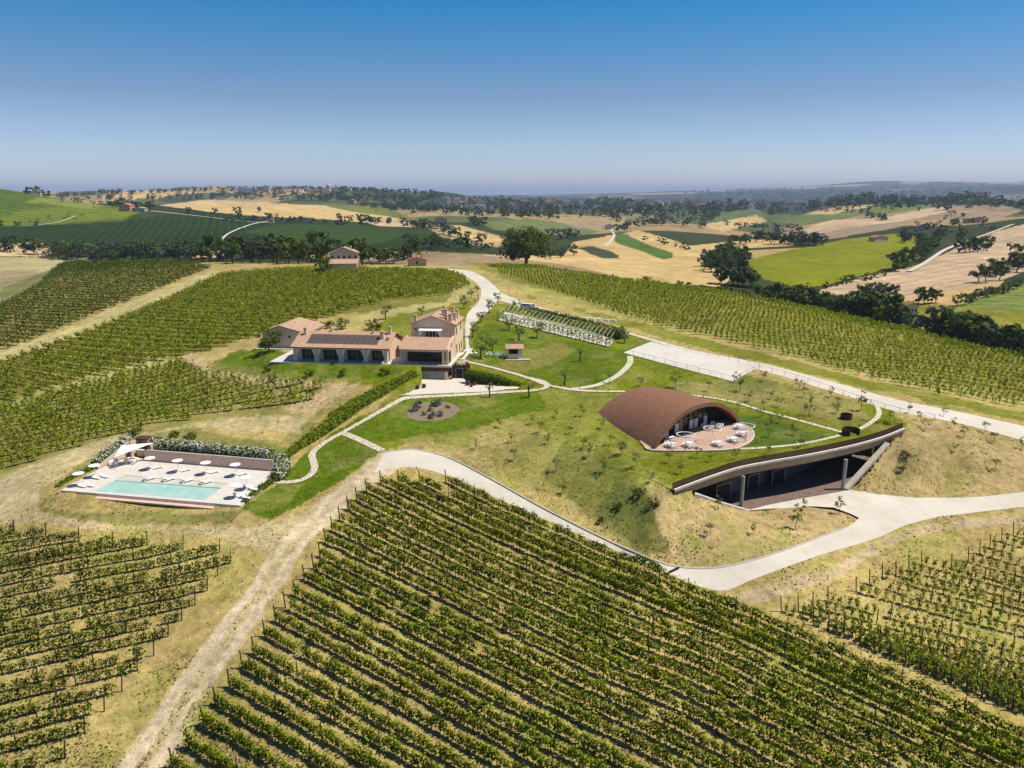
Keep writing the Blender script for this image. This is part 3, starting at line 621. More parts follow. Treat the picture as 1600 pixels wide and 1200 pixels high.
front_up = [(600, 708), (625, 704), (650, 703), (700, 715), (760, 745), (850, 795), (950, 845), (1020, 875), (1060, 886), (1110, 888), (1160, 880), (1220, 862), (1290, 836), (1325, 823), (1341, 811), (1350, 796), (1390, 783), (1440, 778), (1520, 777), (1600, 769), (1720, 760)]
front_lo = [(584, 740), (607, 733), (638, 730), (676, 736), (733, 758), (797, 788), (980, 869), (1046, 897), (1090, 916), (1133, 923), (1170, 908), (1210, 893), (1283, 867), (1335, 852), (1375, 839), (1412, 822), (1440, 814), (1467, 808), (1530, 800), (1600, 792), (1720, 780)]
ro, RA, RB = road('gravel_road', 'road', front_up, front_lo, n=150, w=9)
road('garage_forecourt', 'road', [(1166, 798), (1217, 795), (1269, 792), (1303, 794), (1330, 804), (1348, 812)], [(1166, 796), (1217, 786), (1269, 777), (1320, 766), (1360, 771), (1440, 779)], off=.012, n=40)
up_w = [(700, 421), (728, 432), (747, 445), (752, 455), (748, 472), (730, 491), (727, 520), (728, 548)]
up_e = [(700, 419.5), (736, 424), (757, 434), (772, 446), (783, 459), (776, 472), (762, 488), (742, 505), (732, 530), (736, 548)]
road('entrance_drive', 'road', up_w, up_e, n=90, off=.008)
road('upper_gravel_road', 'road', [(780, 457), (806, 467), (822, 474), (900, 495), (968, 515), (1080, 546), (1200, 570), (1320, 602), (1400, 624), (1500, 644), (1600, 666), (1720, 695)], [(776, 468), (800, 475), (819, 481), (900, 503), (978, 521), (1090, 554), (1190, 579), (1320, 618), (1400, 643), (1500, 662), (1600, 689), (1720, 722)], n=130, off=.004)
road('gravel_court', 'court', [(974, 551), (1146, 596)], [(1017, 534), (1184, 576)], n=30, w=12, smooth=False, off=.02)
road('trellis_gravel', 'court', [(779, 500), (866, 521), (953, 542)], [(790, 487), (870, 505), (961, 528)], n=30, off=.0)
road('parking_gravel', 'road', [(822, 485), (870, 498), (930, 510)], [(832, 478), (880, 490), (936, 503)], n=20, off=.016)
ribbon('stone_path', 'crazy', [(425, 754), (462, 753), (484, 744), (492, 730), (487, 713), (491, 705), (509, 691), (534, 677), (575, 654), (619, 629), (637, 622), (712, 618), (775, 614), (837, 610), (855, 605), (850, 597), (822, 590)], 1.15)
ribbon('stone_path', 'crazy', [(536, 677), (562, 688), (598, 705)], 1.3, .006)
ribbon('stone_path', 'crazy', [(713, 562), (732, 566), (774, 576), (823, 590), (849, 600), (870, 605), (898, 610), (940, 612), (976, 612)], 1.0, .012)
ribbon('stone_path', 'crazy', [(894, 609), (934, 602), (959, 591), (976, 578), (985, 566), (984, 557)], 1.3, .018)
ribbon('stone_path', 'crazy', [(1060, 616), (1112, 622), (1155, 631), (1197, 644), (1240, 655), (1280, 666), (1317, 676)], .85)
ribbon('stone_path', 'crazy', [(1106, 703), (1177, 701), (1246, 695), (1296, 685), (1317, 679), (1343, 671), (1366, 657), (1374, 646), (1369, 633), (1362, 625)], .85, .006)

# sink the ground under the sheets, then link it
for poly, sink in ROADMASK:
    m = inpoly(GX, GY, poly); er = m.copy()
    er[1:] &= m[:-1]; er[:-1] &= m[1:]; er[:, 1:] &= m[:, :-1]; er[:, :-1] &= m[:, 1:]
    er2 = er
    Z[er2 & (GY < 420)] -= sink
I = np.arange(NR * NS).reshape(NR, NS); F = np.stack([I[:-1, :-1], I[:-1, 1:], I[1:, 1:], I[1:, :-1]], -1).reshape(-1, 4)
gme = mesh_np('ground', np.column_stack([GX.ravel(), GY.ravel(), Z.ravel()]), F, 'ground', smooth=True)
ca = gme.color_attributes.new('Col', 'FLOAT_COLOR', 'POINT'); ca.data.foreach_set('color', np.column_stack([C.reshape(-1, 3), np.ones(NR * NS)]).astype(np.float32).ravel())
for nm, G in (('stripe', STR), ('amp', AMP)):
    a_ = gme.attributes.new(nm, 'FLOAT', 'POINT'); a_.data.foreach_set('value', G.astype(np.float32).ravel())
link('ground', gme, kind='structure')
# kerb along the inner edge of the gravel road
def kerb(L, G=None, w=.28, h=.14, name='kerb'):
    L = resamp(L, max(10, int(np.linalg.norm(np.diff(L, axis=0), axis=1).sum() / .9))); t = np.gradient(L, axis=0); t /= np.linalg.norm(t, axis=1)[:, None]; nr = np.stack([-t[:, 1], t[:, 0]], 1)
    z = bil(ZTOP, L[:, 0], L[:, 1]); V = []
    for a, hh in ((-w / 2, -.2), (-w / 2, h), (w / 2, h), (w / 2, -.2)): V.append(np.column_stack([L + nr * a, z + hh]))
    V = np.stack(V, 1).reshape(-1, 3); n = len(L); I = np.arange(n * 4).reshape(n, 4)
    F = np.concatenate([np.stack([I[:-1, k], I[:-1, k + 1], I[1:, k + 1], I[1:, k]], -1) for k in range(3)]); return link(name, mesh_np(name, V, F, 'concrete'), kind='structure')
kerb(RA[:int(len(RA) * .63)])
# ------------------------------------------------------------ roof garden over the cellar hollow
def normals2(L):
    t = np.gradient(L[:, :2], axis=0); t /= np.linalg.norm(t, axis=1)[:, None]; return np.stack([-t[:, 1], t[:, 0]], 1)  # points inward (back) for left-to-right edge
n = len(EDGE); NRM = normals2(EDGE); rows = []
for k, dpt in enumerate(np.linspace(0, 15, 20)):
    q = EDGE[:, :2] + NRM * dpt; z = bil(ZTOP, q[:, 0], q[:, 1]) + .05
    bl = max(0, 1 - dpt / 2.5); z = z * (1 - bl) + (EDGE[:, 2] + .02) * bl if k else EDGE[:, 2] + .02
    rows.append(np.column_stack([q, z]))
V = np.stack(rows, 0).reshape(-1, 3); I = np.arange(20 * n).reshape(20, n); F = np.stack([I[:-1, :-1], I[:-1, 1:], I[1:, 1:], I[1:, :-1]], -1).reshape(-1, 4)
me = mesh_np('green_roof', V, F, 'ground', smooth=True)
fs = bil(GX * 0 + np.arange(NR)[:, None], V[:, 0], V[:, 1]).round().astype(int)
cc_ = np.column_stack([bil(C[..., k], V[:, 0], V[:, 1]) for k in range(3)] + [np.ones(len(V))]); ca = me.color_attributes.new('Col', 'FLOAT_COLOR', 'POINT'); ca.data.foreach_set('color', cc_.astype(np.float32).ravel())
link('green_roof', me, kind='structure')
# cellar: edge slab, soffit, columns, back wall
cel = empty('cellar_entrance', Vector(EDGE[0]), label='curved concrete cellar entrance under the grass roof, with a dark open parking hollow', cat='cellar')
def rel(p): return Vector(p) - cel.location
def strip(name, offs, mat, parent, zfun=None):
    """ribbon swept along EDGE through cross-section points (inward distance, height)"""
    V = np.stack([np.column_stack([EDGE[:, :2] + NRM * a, EDGE[:, 2] + h]) for a, h in offs], 1) - np.array(cel.location)
    k = len(offs); I = np.arange(n * k).reshape(n, k); F = np.concatenate([np.stack([I[:-1, j], I[1:, j], I[1:, j + 1], I[:-1, j + 1]], -1) for j in range(k - 1)])
    return link(name, mesh_np(name, V.reshape(-1, 3), F, mat), parent)
strip('edge_beam', [(.35, .10), (-.30, .10), (-.34, -.28), (-.20, -.34), (-.06, -1.25), (.3, -1.32), (.55, -1.32)], 'concrete_brown', cel)
strip('soffit', [(.5, -1.3), (13.0, -1.3)], 'concrete_shaded', cel)
strip('gutter', [(-.22, .14), (-.22, .20), (-.08, .20), (-.08, .14)], 'white', cel)
for px, py, zt in ((1157.8, 791, -4.4), (1316.6, 764.5, -4.2)):
    p = wz(px, py, GZ_); MB().tube([(0, 0, 0), (0, 0, zt - GZ_)], .29, 'steel', 14).link('column', cel, rel(p), smooth=False)
bw = [wz(1087, 774, GZ_), wz(1113, 778, GZ_), wz(1140, 771, GZ_), wz(1182, 758, GZ_), wz(1243, 741, GZ_), Vector((58.5, 127.5, GZ_)), Vector((66.5, 126.5, GZ_))]
bwm = MB()
for a, b in zip(bw, bw[1:]):
    a = rel(a); b = rel(b); bwm.face([a, b, b + Vector((0, 0, 4.9)), a + Vector((0, 0, 4.9))], 'concrete_shaded')
bwm.link('back_wall', cel)
for (x0, x1, yb, h) in ((1117, 1139, 778, 2.5), (1166, 1183, 762.5, 2.4), (1204, 1224, 752, 2.3)):
    a = wz(x0, yb + (x0 - x1) * -.28, GZ_); b = wz(x1, yb, GZ_); d = (b - a).normalized(); off = Vector((d.y, -d.x, 0)) * .12
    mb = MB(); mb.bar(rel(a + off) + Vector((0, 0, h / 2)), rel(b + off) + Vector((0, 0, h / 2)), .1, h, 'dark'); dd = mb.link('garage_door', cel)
    mb = MB(); a2 = rel(a + off * 1.6); b2 = rel(b + off * 1.6)
    mb.bar(a2 + Vector((0, 0, h + .06)), b2 + Vector((0, 0, h + .06)), .14, .12, 'steel').bar(a2, a2 + Vector((0, 0, h)), .1, .1, 'steel').bar(b2, b2 + Vector((0, 0, h)), .1, .1, 'steel').link('door_frame', dd)
gp = [wz(1100, 776, GZ_), wz(1165, 797, GZ_), wz(1240, 781, GZ_), wz(1322, 766, GZ_)] + [Vector((x, y, GZ_)) for x, y in ((61, 118), (66, 123), (60, 130.5), (44.5, 121), (30, 111), (26, 106))]
MB().face([wz(a_, b_, -8.955) for a_, b_ in ((1166, 797.5), (1217, 794), (1269, 791), (1303, 793), (1330, 803), (1342, 809), (1352, 795), (1350, 775), (1324, 766), (1240, 781), (1200, 789))], 'road').link('forecourt_gravel', kind='structure')
MB().face([p + Vector((0, 0, .03)) for p in gp], 'garagefloor').link('garage_floor', kind='structure')
rk = MB(); a = wz(1324, 766, GZ_); b = wz(1390, 694, -3.9); rk.bar(rel(a) + Vector((-.25, .1, .05)), rel(b) + Vector((-.25, .1, .05)), .85, .45, 'concrete'); rk.link('sloping_beam', cel)
wl = MB()
for a, b in ((wz(1085, 771, -4.8), wz(1125, 785, -6.9)), (wz(1125, 785, -6.9), wz(1166, 797, -8.95))):
    a = rel(a); b = rel(b); a0 = Vector((a.x, a.y, rel((0, 0, GZ_)).z - .2)); b0 = Vector((b.x, b.y, a0.z)); o = Vector((.25, .45, 0))
    wl.face([a0, b0, b, a], 'concrete').face([a0 + o, a + o, b + o, b0 + o], 'concrete').face([a, b, b + o, a + o], 'concrete')
wl.link('wing_wall', cel)
a = rel(wz(1320, 766, GZ_)) + Vector((-.45, .3, 0)); b = rel(wz(1390, 694, -3.9)) + Vector((-.5, .3, -5.1)); MB().face([a, b, b + Vector((0, 0, 5.2)), a + Vector((0, 0, .1))], 'concrete_shaded').link('side_wall', cel)
# rusty slat railing along the roof edge
rl = empty('slat_railing', Vector(EDGE[0]), label='rusty brown slat railing curving along the edge of the grass roof', cat='railing')
ED2 = resamp(EDGE, 281); NR2 = normals2(ED2); ED2[:, :2] += NR2 * .12
top = MB(); slv = MB().box(-.02, -.06, .06, .02, .06, .98, 'corten').me('slat')
for i in range(0, 280, 4): top.bar(Vector(ED2[i]) - rl.location + Vector((0, 0, 1.0)), Vector(ED2[i + 4]) - rl.location + Vector((0, 0, 1.0)), .07, .05, 'corten').bar(Vector(ED2[i]) - rl.location + Vector((0, 0, .06)), Vector(ED2[i + 4]) - rl.location + Vector((0, 0, .06)), .06, .05, 'corten')
top.link('rail', rl)
for i in range(281):
    t = NR2[i]; link('slat', slv, rl, Vector(ED2[i]) - rl.location, math.atan2(t[1], t[0]))

# ------------------------------------------------------------ the brown barrel-vaulted tasting hall
dFL, dFR, dBL = wz(1019, 703, -3.3), wz(1158, 662, -3.3), wz(932, 647, -3.3); dBR = dBL + (dFR - dFL) * .93
dome = empty('vaulted_hall', (dFL + dFR) / 2, label='brown tiled barrel-vaulted hall with a glazed arched front', cat='building')
def drel(p): return Vector(p) - dome.location
def arch(t, s, infl=0.0):
    """t across 0..1, s along axis 0 (front) .. 1 (back)"""
    L = dFL.lerp(dBL, s); Rr = dFR.lerp(dBR, s); p = L.lerp(Rr, t); H = (5.45 - 2.2 * s ** 1.6); x = 2 * t - 1
    h = H * (1 - abs(x) ** 2.25) ** .92 if abs(x) < 1 else 0
    c = (L + Rr) / 2; q = c + (p - c) * (1 + infl / 11); q.z = -3.4 + h * (1 + infl / 5.4) + 0.0; return q
NA, NL = 44, 26
def shell(infl, s0=0.0, s1=1.0, nl=NL):
    return [[drel(arch(.5 - .5 * math.cos(math.pi * i / NA), s0 + (s1 - s0) * j / nl, infl)) for i in range(NA + 1)] for j in range(nl + 1)]
sh = shell(0); mb = MB()
for j in range(NL):
    acc = 0
    for i in range(NA):
        d = (sh[j][i + 1] - sh[j][i]).length; y0, y1 = j * .82, (j + 1) * .82
        mb.face([sh[j][i], sh[j][i + 1], sh[j + 1][i + 1], sh[j + 1][i]], 'domebrick', uv=[(y0, acc), (y0, acc + d), (y1, acc + d), (y1, acc)]); acc += d
mb.link('vault_roof', dome)
inn = shell(-.55, 0.0, .3, 6); mb = MB()
for j in range(6):
    for i in range(NA): mb.face([inn[j][i], inn[j + 1][i], inn[j + 1][i + 1], inn[j][i + 1]], 'domebrick')
mb.link('vault_lining', dome)
mb = MB(); fwd = (dFL - dBL).normalized() * .25
o0 = [p + fwd for p in shell(.12, 0, 1, 1)[0]]; i0 = [p + fwd for p in inn[0]]
for i in range(NA):
    mb.face([o0[i], i0[i], i0[i + 1], o0[i + 1]], 'domebrick'); mb.face([o0[i], o0[i + 1], sh[0][i + 1], sh[0][i]], 'domebrick'); mb.face([i0[i], inn[0][i], inn[0][i + 1], i0[i + 1]], 'domebrick')
mb.link('arch_rim', dome)
mb = MB(); bk = sh[-1]
for i in range(NA):
    a, b = bk[i], bk[i + 1]; mb.face([Vector((a.x, a.y, -.1 + drel((0, 0, -3.4)).z)), a, b, Vector((b.x, b.y, -.1 + drel((0, 0, -3.4)).z))], 'domebrick')
mb.link('rear_wall', dome)
# glazed wall set back under the arch, bays with posts, curtains inside
def gp_(t, s, z): q = dFL.lerp(dFR, t).lerp(dBL.lerp(dBR, t), s); return drel((q.x, q.y, z))
def arch_z(t, s, infl=-.6): return arch(min(max(t, .002), .998), s, infl).z
SB = .16
bays = np.linspace(.06, .94, 17)
for k, (t0, t1) in enumerate(zip(bays, bays[1:])):
    z0, z1 = arch_z(t0, SB), arch_z(t1, SB)
    f = MB(); 
    f.face([gp_(t0, SB, -3.11), gp_(t1, SB, -3.11), gp_(t1, SB, z1), gp_(t0, SB, z0)], 'wood' if k == 6 else 'glass')
    o = f.link('glazing_bay' if k != 6 else 'wooden_door', dome)
    f = MB(); f.bar(gp_(t0, SB - .004, -3.11), gp_(t0, SB - .004, z0), .09, .09, 'corten')
    f.bar(gp_(t0, SB - .004, -.9), gp_(t1, SB - .004, -.9), .06, .06, 'corten') if z0 > -.85 and z1 > -.85 else None
    f.link('mullion', o)
    if k in (2, 3, 5, 8, 9, 11): 
        zz = min(z0, z1) - .2; a = gp_(t0 + .006, SB - .012, -3.08); b = gp_(t1 - .008, SB - .012, -3.08); tp = min(zz, -1.5)
        mbx = MB(); m_ = 5
        for q in range(m_): 
            x0 = a.lerp(b, q / m_); x1 = a.lerp(b, (q + 1) / m_); w = Vector((0, 0, tp + 3.08)); jog = fwd * (.12 if q % 2 else -.05)
            mbx.face([x0 + jog, x1 - jog, x1 - jog + w, x0 + jog + w], 'whitecloth')
        mbx.link('curtain', dome)
# back of the interior
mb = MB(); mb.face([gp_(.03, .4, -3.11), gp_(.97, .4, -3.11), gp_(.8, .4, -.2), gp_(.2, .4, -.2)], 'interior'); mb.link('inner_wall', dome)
# terrace in front
tp = smooth_pl([(1008, 699), (1019, 703.5), (1070, 704.5), (1133, 703), (1161, 696.5), (1176, 686), (1177, 674), (1164, 664), (1150, 657)], 5); TZ = -3.12
tw = [wz(a, b, TZ) for a, b in tp] + [dFR.lerp(dBR, .2), dFL.lerp(dBL, .2)]
for p in tw[-2:]: p.z = TZ
mb = MB(); mb.face([Vector((p.x, p.y, TZ)) for p in tw], 'terracotta'); 
for a, b in zip(tw, tw[1:] + tw[:1]): mb.face([(b.x, b.y, TZ), (a.x, a.y, TZ), (a.x, a.y, TZ - .5), (b.x, b.y, TZ - .5)], 'concrete_pink')
mb.link('hall_terrace', kind='structure')
mb = MB()
for a, b in zip(tw[:-3], tw[1:-2]): mb.bar(Vector((a.x, a.y, TZ + .03)), Vector((b.x, b.y, TZ + .03)), .22, .1, 'deck')
mb.link('terrace_kerb', kind='structure')

# ------------------------------------------------------------ farmhouse complex (local axes u along the front, v to the back)
HR = HTH
def house(name, **k): return empty(name, hB, HR, **k)
def gable_roof(mb, u0, u1, v0, v1, ze, zr, vr, th=.16, ov=.35, m='roof'):
    """ridge along u"""
    for (va, vb, za, zb) in ((v0 - ov, vr, ze, zr), (v1 + ov, vr, ze, zr)):
        a = (u0 - ov, va, za - .0); b = (u1 + ov, va, za); c = (u1 + ov, vb, zb); d = (u0 - ov, vb, zb)
        L = math.hypot(vb - va, zb - za); W = u1 - u0 + 2 * ov
        q = [a, b, c, d] if va < vb else [b, a, d, c]
        mb.face([Vector(p) + Vector((0, 0, th)) for p in q], m, uv=[(0, 0), (W, 0), (W, L), (0, L)])
        mb.face([Vector(p) for p in q[::-1]], 'wood')
        mb.face([Vector(q[0]), Vector(q[1]), Vector(q[1]) + Vector((0, 0, th)), Vector(q[0]) + Vector((0, 0, th))], 'roof')
        for e0, e1 in ((1, 2), (3, 0)): mb.face([Vector(q[e0]), Vector(q[e1]), Vector(q[e1]) + Vector((0, 0, th)), Vector(q[e0]) + Vector((0, 0, th))], 'roof')
    return mb
def chimney(par, u, v, z0, h, w=.6, name='chimney'):
    mb = MB(); mb.box(-w / 2, -w / 2, 0, w / 2, w / 2, h, 'brick').box(-w / 2 - .07, -w / 2 - .07, h, w / 2 + .07, w / 2 + .07, h + .1, 'concrete_pink')
    for a, b in ((-1, -1), (1, -1), (1, 1), (-1, 1)): mb.box(a * w * .38 - .06, b * w * .38 - .06, h + .1, a * w * .38 + .06, b * w * .38 + .06, h + .32, 'brick')
    mb.face([(-w * .62, -w * .62, h + .32), (w * .62, -w * .62, h + .32), (0, 0, h + .56)], 'roof'); mb.face([(w * .62, -w * .62, h + .32), (w * .62, w * .62, h + .32), (0, 0, h + .56)], 'roof')
    mb.face([(w * .62, w * .62, h + .32), (-w * .62, w * .62, h + .32), (0, 0, h + .56)], 'roof'); mb.face([(-w * .62, w * .62, h + .32), (-w * .62, -w * .62, h + .32), (0, 0, h + .56)], 'roof')
    return mb.link(name, par, (u, v, z0))
def window(par, c, axis, w, h, name='window', shutter=False):
    """c = centre on wall plane; axis 'v' faces -v, 'u' faces +u"""
    fr = MB(); x, y, z = c
    if axis == 'v':
        fr.box(x - w / 2 - .07, y - .05, z - h / 2 - .07, x + w / 2 + .07, y - .005, z - h / 2, 'concrete').box(x - w / 2 - .07, y - .05, z + h / 2, x + w / 2 + .07, y - .005, z + h / 2 + .07, 'concrete')
        fr.box(x - w / 2 - .07, y - .05, z - h / 2, x - w / 2, y - .005, z + h / 2, 'concrete').box(x + w / 2, y - .05, z - h / 2, x + w / 2 + .07, y - .005, z + h / 2, 'concrete').box(x - .025, y - .045, z - h / 2, x + .025, y - .012, z + h / 2, 'wood')
        o = fr.link(name, par); g = MB().box(x - w / 2, y - .02, z - h / 2, x + w / 2, y - .006, z + h / 2, 'glass').link('pane', o)
    else:
        fr.box(x + .005, y - w / 2 - .07, z - h / 2 - .07, x + .05, y + w / 2 + .07, z - h / 2, 'concrete').box(x + .005, y - w / 2 - .07, z + h / 2, x + .05, y + w / 2 + .07, z + h / 2 + .07, 'concrete')
        fr.box(x + .005, y - w / 2 - .07, z - h / 2, x + .05, y - w / 2, z + h / 2, 'concrete').box(x + .005, y + w / 2, z - h / 2, x + .05, y + w / 2 + .07, z + h / 2, 'concrete').box(x + .012, y - .025, z - h / 2, x + .045, y + .025, z + h / 2, 'wood')
        o = fr.link(name, par); g = MB().box(x + .006, y - w / 2, z - h / 2, x + .02, y + w / 2, z + h / 2, 'glass').link('pane', o)
    return o
def curtain(par, u, v, z0, z1, side, w=.75, name='curtain'):
    mb = MB(); nq = 7; zt = z1; zm = z0 + (z1 - z0) * .38
    for i in range(nq):
        a, b = i / nq, (i + 1) / nq; ja, jb = (.05 if i % 2 else -.05), (-.05 if i % 2 else .05)
        def P(t, z, wd_, jj): return Vector((u + side * t * wd_, v + jj, z))
        mb.face([P(a, zm, w * .3, ja), P(b, zm, w * .3, jb), P(b, zt, w, jb), P(a, zt, w, ja)], 'whitecloth')
        mb.face([P(a, z0, w * .45, ja), P(b, z0, w * .45, jb), P(b, zm, w * .3, jb), P(a, zm, w * .3, ja)], 'whitecloth')
    return mb.link(name, par)
# terrace slab under the house
MB().box(-25.5, -1.0, -.38, -20.9, 12, -.03, 'deck').box(-20.9, -.75, -.38, 13.5, 13.0, 0, 'deck').box(13.5, 6, -.36, 15.2, 18, -.02, 'deck').link('house_terrace', loc=hB, rz=HR, kind='structure')
# arcade wing
W = house('arcade_wing', label='long low brick wing with a four-bay curtained arcade and solar panels on its tiled roof', cat='building')
mb = MB(); mb.box(-20.5, 2.6, 0.005, -.05, 12.2, 3.05, 'brick'); mb.link('wall', W)
MB().face([(-.045, -.05, 3.05), (-.045, 12.2, 3.05), (-.045, 6.2, 5.35)], 'brick').link('gable_wall', W); MB().face([(-20.5, 12.2, 3.05), (-20.5, -.05, 3.05), (-20.5, 6.2, 5.35)], 'brick').link('gable_wall', W)
mb = MB(); mb.box(-20.5, 0, 2.72, -.05, .42, 3.05, 'brick').link('lintel', W)
for u in (-20.5, -15.7, -10.4, -5.0, -.5): MB().box(u, 0, .005, u + .45, .42, 2.72, 'brick').link('pillar', W)
MB().box(-.5, .42, .005, -.05, .95, 2.72, 'brick').box(-.5, 2.1, .005, -.05, 2.6, 2.72, 'brick').box(-.5, .42, 2.72, -.05, 2.6, 3.05, 'brick').link('end_wall', W)
MB().face([(-20.4, .1, 2.9), (-20.4, 2.6, 2.9), (-.1, 2.6, 2.9), (-.1, .1, 2.9)], 'wood').link('porch_ceiling', W)
for i, u in enumerate((-20.05, -15.25, -9.95, -4.55)):
    w = (4.35, 4.85, 4.95, 4.05)[i]
    g = MB(); g.box(u + .5, 2.52, .05, u + w - .5, 2.57, 2.45, 'glass'); o = g.link('glass_door', W)
    fr = MB(); kk = 4
    for q in range(kk + 1): x = u + .5 + (w - 1) * q / kk; fr.box(x - .04, 2.47, .05, x + .04, 2.515, 2.5, 'wood' if q % 2 else 'steel')
    fr.box(u + .5, 2.47, 2.5, u + w - .5, 2.56, 2.58, 'steel'); fr.link('door_frame', o)
    curtain(W, u + .02, .2, .05, 2.68, 1, .8); curtain(W, u + w - .02, .2, .05, 2.68, -1, .8)
gable_roof(MB(), -20.6, 0.05, -.05, 12.4, 3.02, 5.4, 6.2).link('roof', W)
MB().box(-21, -.48, 3.02, .45, -.41, 3.16, 'corten').link('gutter', W)
sl = (5.4 - 3.02) / (6.2 + .4)
def roofz(v): return 3.02 + .16 + sl * (v + .4)
for r_ in range(2):
    for q in range(12):
        u0 = -17.9 + q * 1.29; v0 = 1.05 + r_ * 1.86; v1 = v0 + 1.78
        mb = MB(); mb.face([(u0, v0, roofz(v0) + .07), (u0 + 1.24, v0, roofz(v0) + .07), (u0 + 1.24, v1, roofz(v1) + .07), (u0, v1, roofz(v1) + .07)], 'solar')
        mb.face([(u0, v0, roofz(v0) + .005), (u0 + 1.24, v0, roofz(v0) + .005), (u0 + 1.24, v0, roofz(v0) + .07), (u0, v0, roofz(v0) + .07)], 'steel').face([(u0 + 1.24, v0, roofz(v0)), (u0 + 1.24, v1, roofz(v1)), (u0 + 1.24, v1, roofz(v1) + .07), (u0 + 1.24, v0, roofz(v0) + .07)], 'steel')
        mb.link('solar_panel', W)
for u, v, h, w in ((-19.3, 4.6, 1.1, .6), (-14.0, 6.0, .35, .35), (-4.6, 5.6, .4, .35), (-2.0, 3.6, 1.15, .75), (-.9, 5.6, 1.2, .6)): chimney(W, u, v, roofz(v) - .3, h + .3, w)
mb = MB(); u, v = -.62, 3.0; mb.box(u - .3, v - .1, roofz(v) - .1, u + .3, v + .7, roofz(v) + .45, 'brick').face([(u - .4, v - .2, roofz(v) + .45), (u + .4, v - .2, roofz(v) + .45), (u, v - .2, roofz(v) + .75)], 'brick').face([(u + .4, v - .2, roofz(v) + .45), (u + .4, v + 1.2, roofz(v) + .5), (u, v + 1.2, roofz(v) + .8), (u, v - .2, roofz(v) + .78)], 'roof').face([(u - .4, v + 1.2, roofz(v) + .5), (u - .4, v - .2, roofz(v) + .45), (u, v - .2, roofz(v) + .78), (u, v + 1.2, roofz(v) + .8)], 'roof').link('dormer', W)
window(W, (-.05, 8.5, 1.6), 'u', 1.0, 1.2); 
# rear barn
Bn = house('barn', label='plain brick barn with a tiled gable roof left of the arcade wing', cat='building')
b0, b1, bv0, bv1, be, br_, bm_ = -33.3, -23.0, 13.6, 25.2, 3.5, 5.1, -28.9
mb = MB()
mb.box(b0, bv0, 0, b1, bv1, be, 'brick'); mb.face([(b0, bv0 - .002, be), (b1, bv0 - .002, be), (bm_, bv0 - .002, br_)], 'brick').face([(b1, bv1, be), (b0, bv1, be), (bm_, bv1, br_)], 'brick'); mb.link('wall', Bn)
mb = MB()
for (ua, ub) in ((b0 - .5, bm_), (b1 + .5, bm_)):
    zs = be - .1; q = [(ua, bv1 + .4, zs), (ua, bv0 - .5, zs), (ub, bv0 - .5, br_), (ub, bv1 + .4, br_)] if ua < ub else [(ua, bv0 - .5, zs), (ua, bv1 + .4, zs), (ub, bv1 + .4, br_), (ub, bv0 - .5, br_)]
    mb.face([Vector(p) + Vector((0, 0, .16)) for p in q], 'roof', uv=[(0, 0), (12.5, 0), (12.5, abs(ua - ub)), (0, abs(ua - ub))]); mb.face([Vector(p) for p in q[::-1]], 'wood')
    for e0, e1 in ((0, 1), (1, 2), (3, 0)): mb.face([Vector(q[e0]), Vector(q[e1]), Vector(q[e1]) + Vector((0, 0, .16)), Vector(q[e0]) + Vector((0, 0, .16))], 'roof')
mb.link('roof', Bn)
window(Bn, (-26.8, bv0, 2.6), 'v', .5, .6); window(Bn, (-30.6, bv0, 1.5), 'v', 1.1, 1.4); window(Bn, (b1, 20, 1.8), 'u', 1.0, 1.2)
MB().box(-34.5, 12.0, -.1, -22, 13.55, .0, 'deck').link('barn_apron', loc=hB, rz=HR, kind='structure')
# main two-storey block with kitchen wing and roof terrace
T = house('farmhouse', label='two-storey brick farmhouse with many chimneys and a white pergola on its roof terrace', cat='building')
u0, u1, v0, v1, ze, zr, um = 3.4, 13.0, 7.3, 16.8, 7.2, 9.0, 8.1
mb = MB(); mb.box(u0, v0, 0, u1, v1, ze, 'brick').face([(u0, v0 - .002, ze), (u1, v0 - .002, ze), (um, v0 - .002, zr)], 'brick').face([(u1, v1, ze), (u0, v1, ze), (um, v1, zr)], 'brick').link('wall', T)
mb = MB()
for (ua, ub) in ((u0 - .35, um), (u1 + .35, um)):
    zs = ze - .08; q = [(ua, v1 + .3, zs), (ua, v0 - .35, zs), (ub, v0 - .35, zr), (ub, v1 + .3, zr)] if ua < ub else [(ua, v0 - .35, zs), (ua, v1 + .3, zs), (ub, v1 + .3, zr), (ub, v0 - .35, zr)]
    mb.face([Vector(p) + Vector((0, 0, .17)) for p in q], 'roof', uv=[(0, 0), (10, 0), (10, abs(ua - ub)), (0, abs(ua - ub))]); mb.face([Vector(p) for p in q[::-1]], 'wood')
    for e0, e1 in ((0, 1), (1, 2), (3, 0)): mb.face([Vector(q[e0]), Vector(q[e1]), Vector(q[e1]) + Vector((0, 0, .17)), Vector(q[e0]) + Vector((0, 0, .17))], 'roof')
mb.link('roof', T)
for u, v, z, h, w in ((4.2, 8.2, 7.3, 1.4, .55), (9.8, 11.2, 8.3, 1.2, .7), (10.8, 8.5, 7.9, 2.2, .8), (11.9, 8.0, 7.4, 1.7, .75), (12.3, 10.8, 7.3, 1.7, .7), (12.2, 14.0, 7.4, 1.8, .7), (11.2, 14.6, 7.8, 1.9, .7), (9.0, 15.3, 8.7, 1.1, .6)): chimney(T, u, v, z, h, w)
for v, z in ((9.0, 5.6), (14.2, 5.9), (9.0, 1.7), (12.2, 1.3), (14.6, 1.5)): window(T, (u1, v, z), 'u', .9, 1.5 if z > 4 else 1.9)
window(T, (4.4, v0, 6.2), 'v', .35, .35)
gd = MB().box(6.6, v0 - .05, 4.0, 9.6, v0 - .01, 6.15, 'glass').link('glass_door', T)
fr = MB()
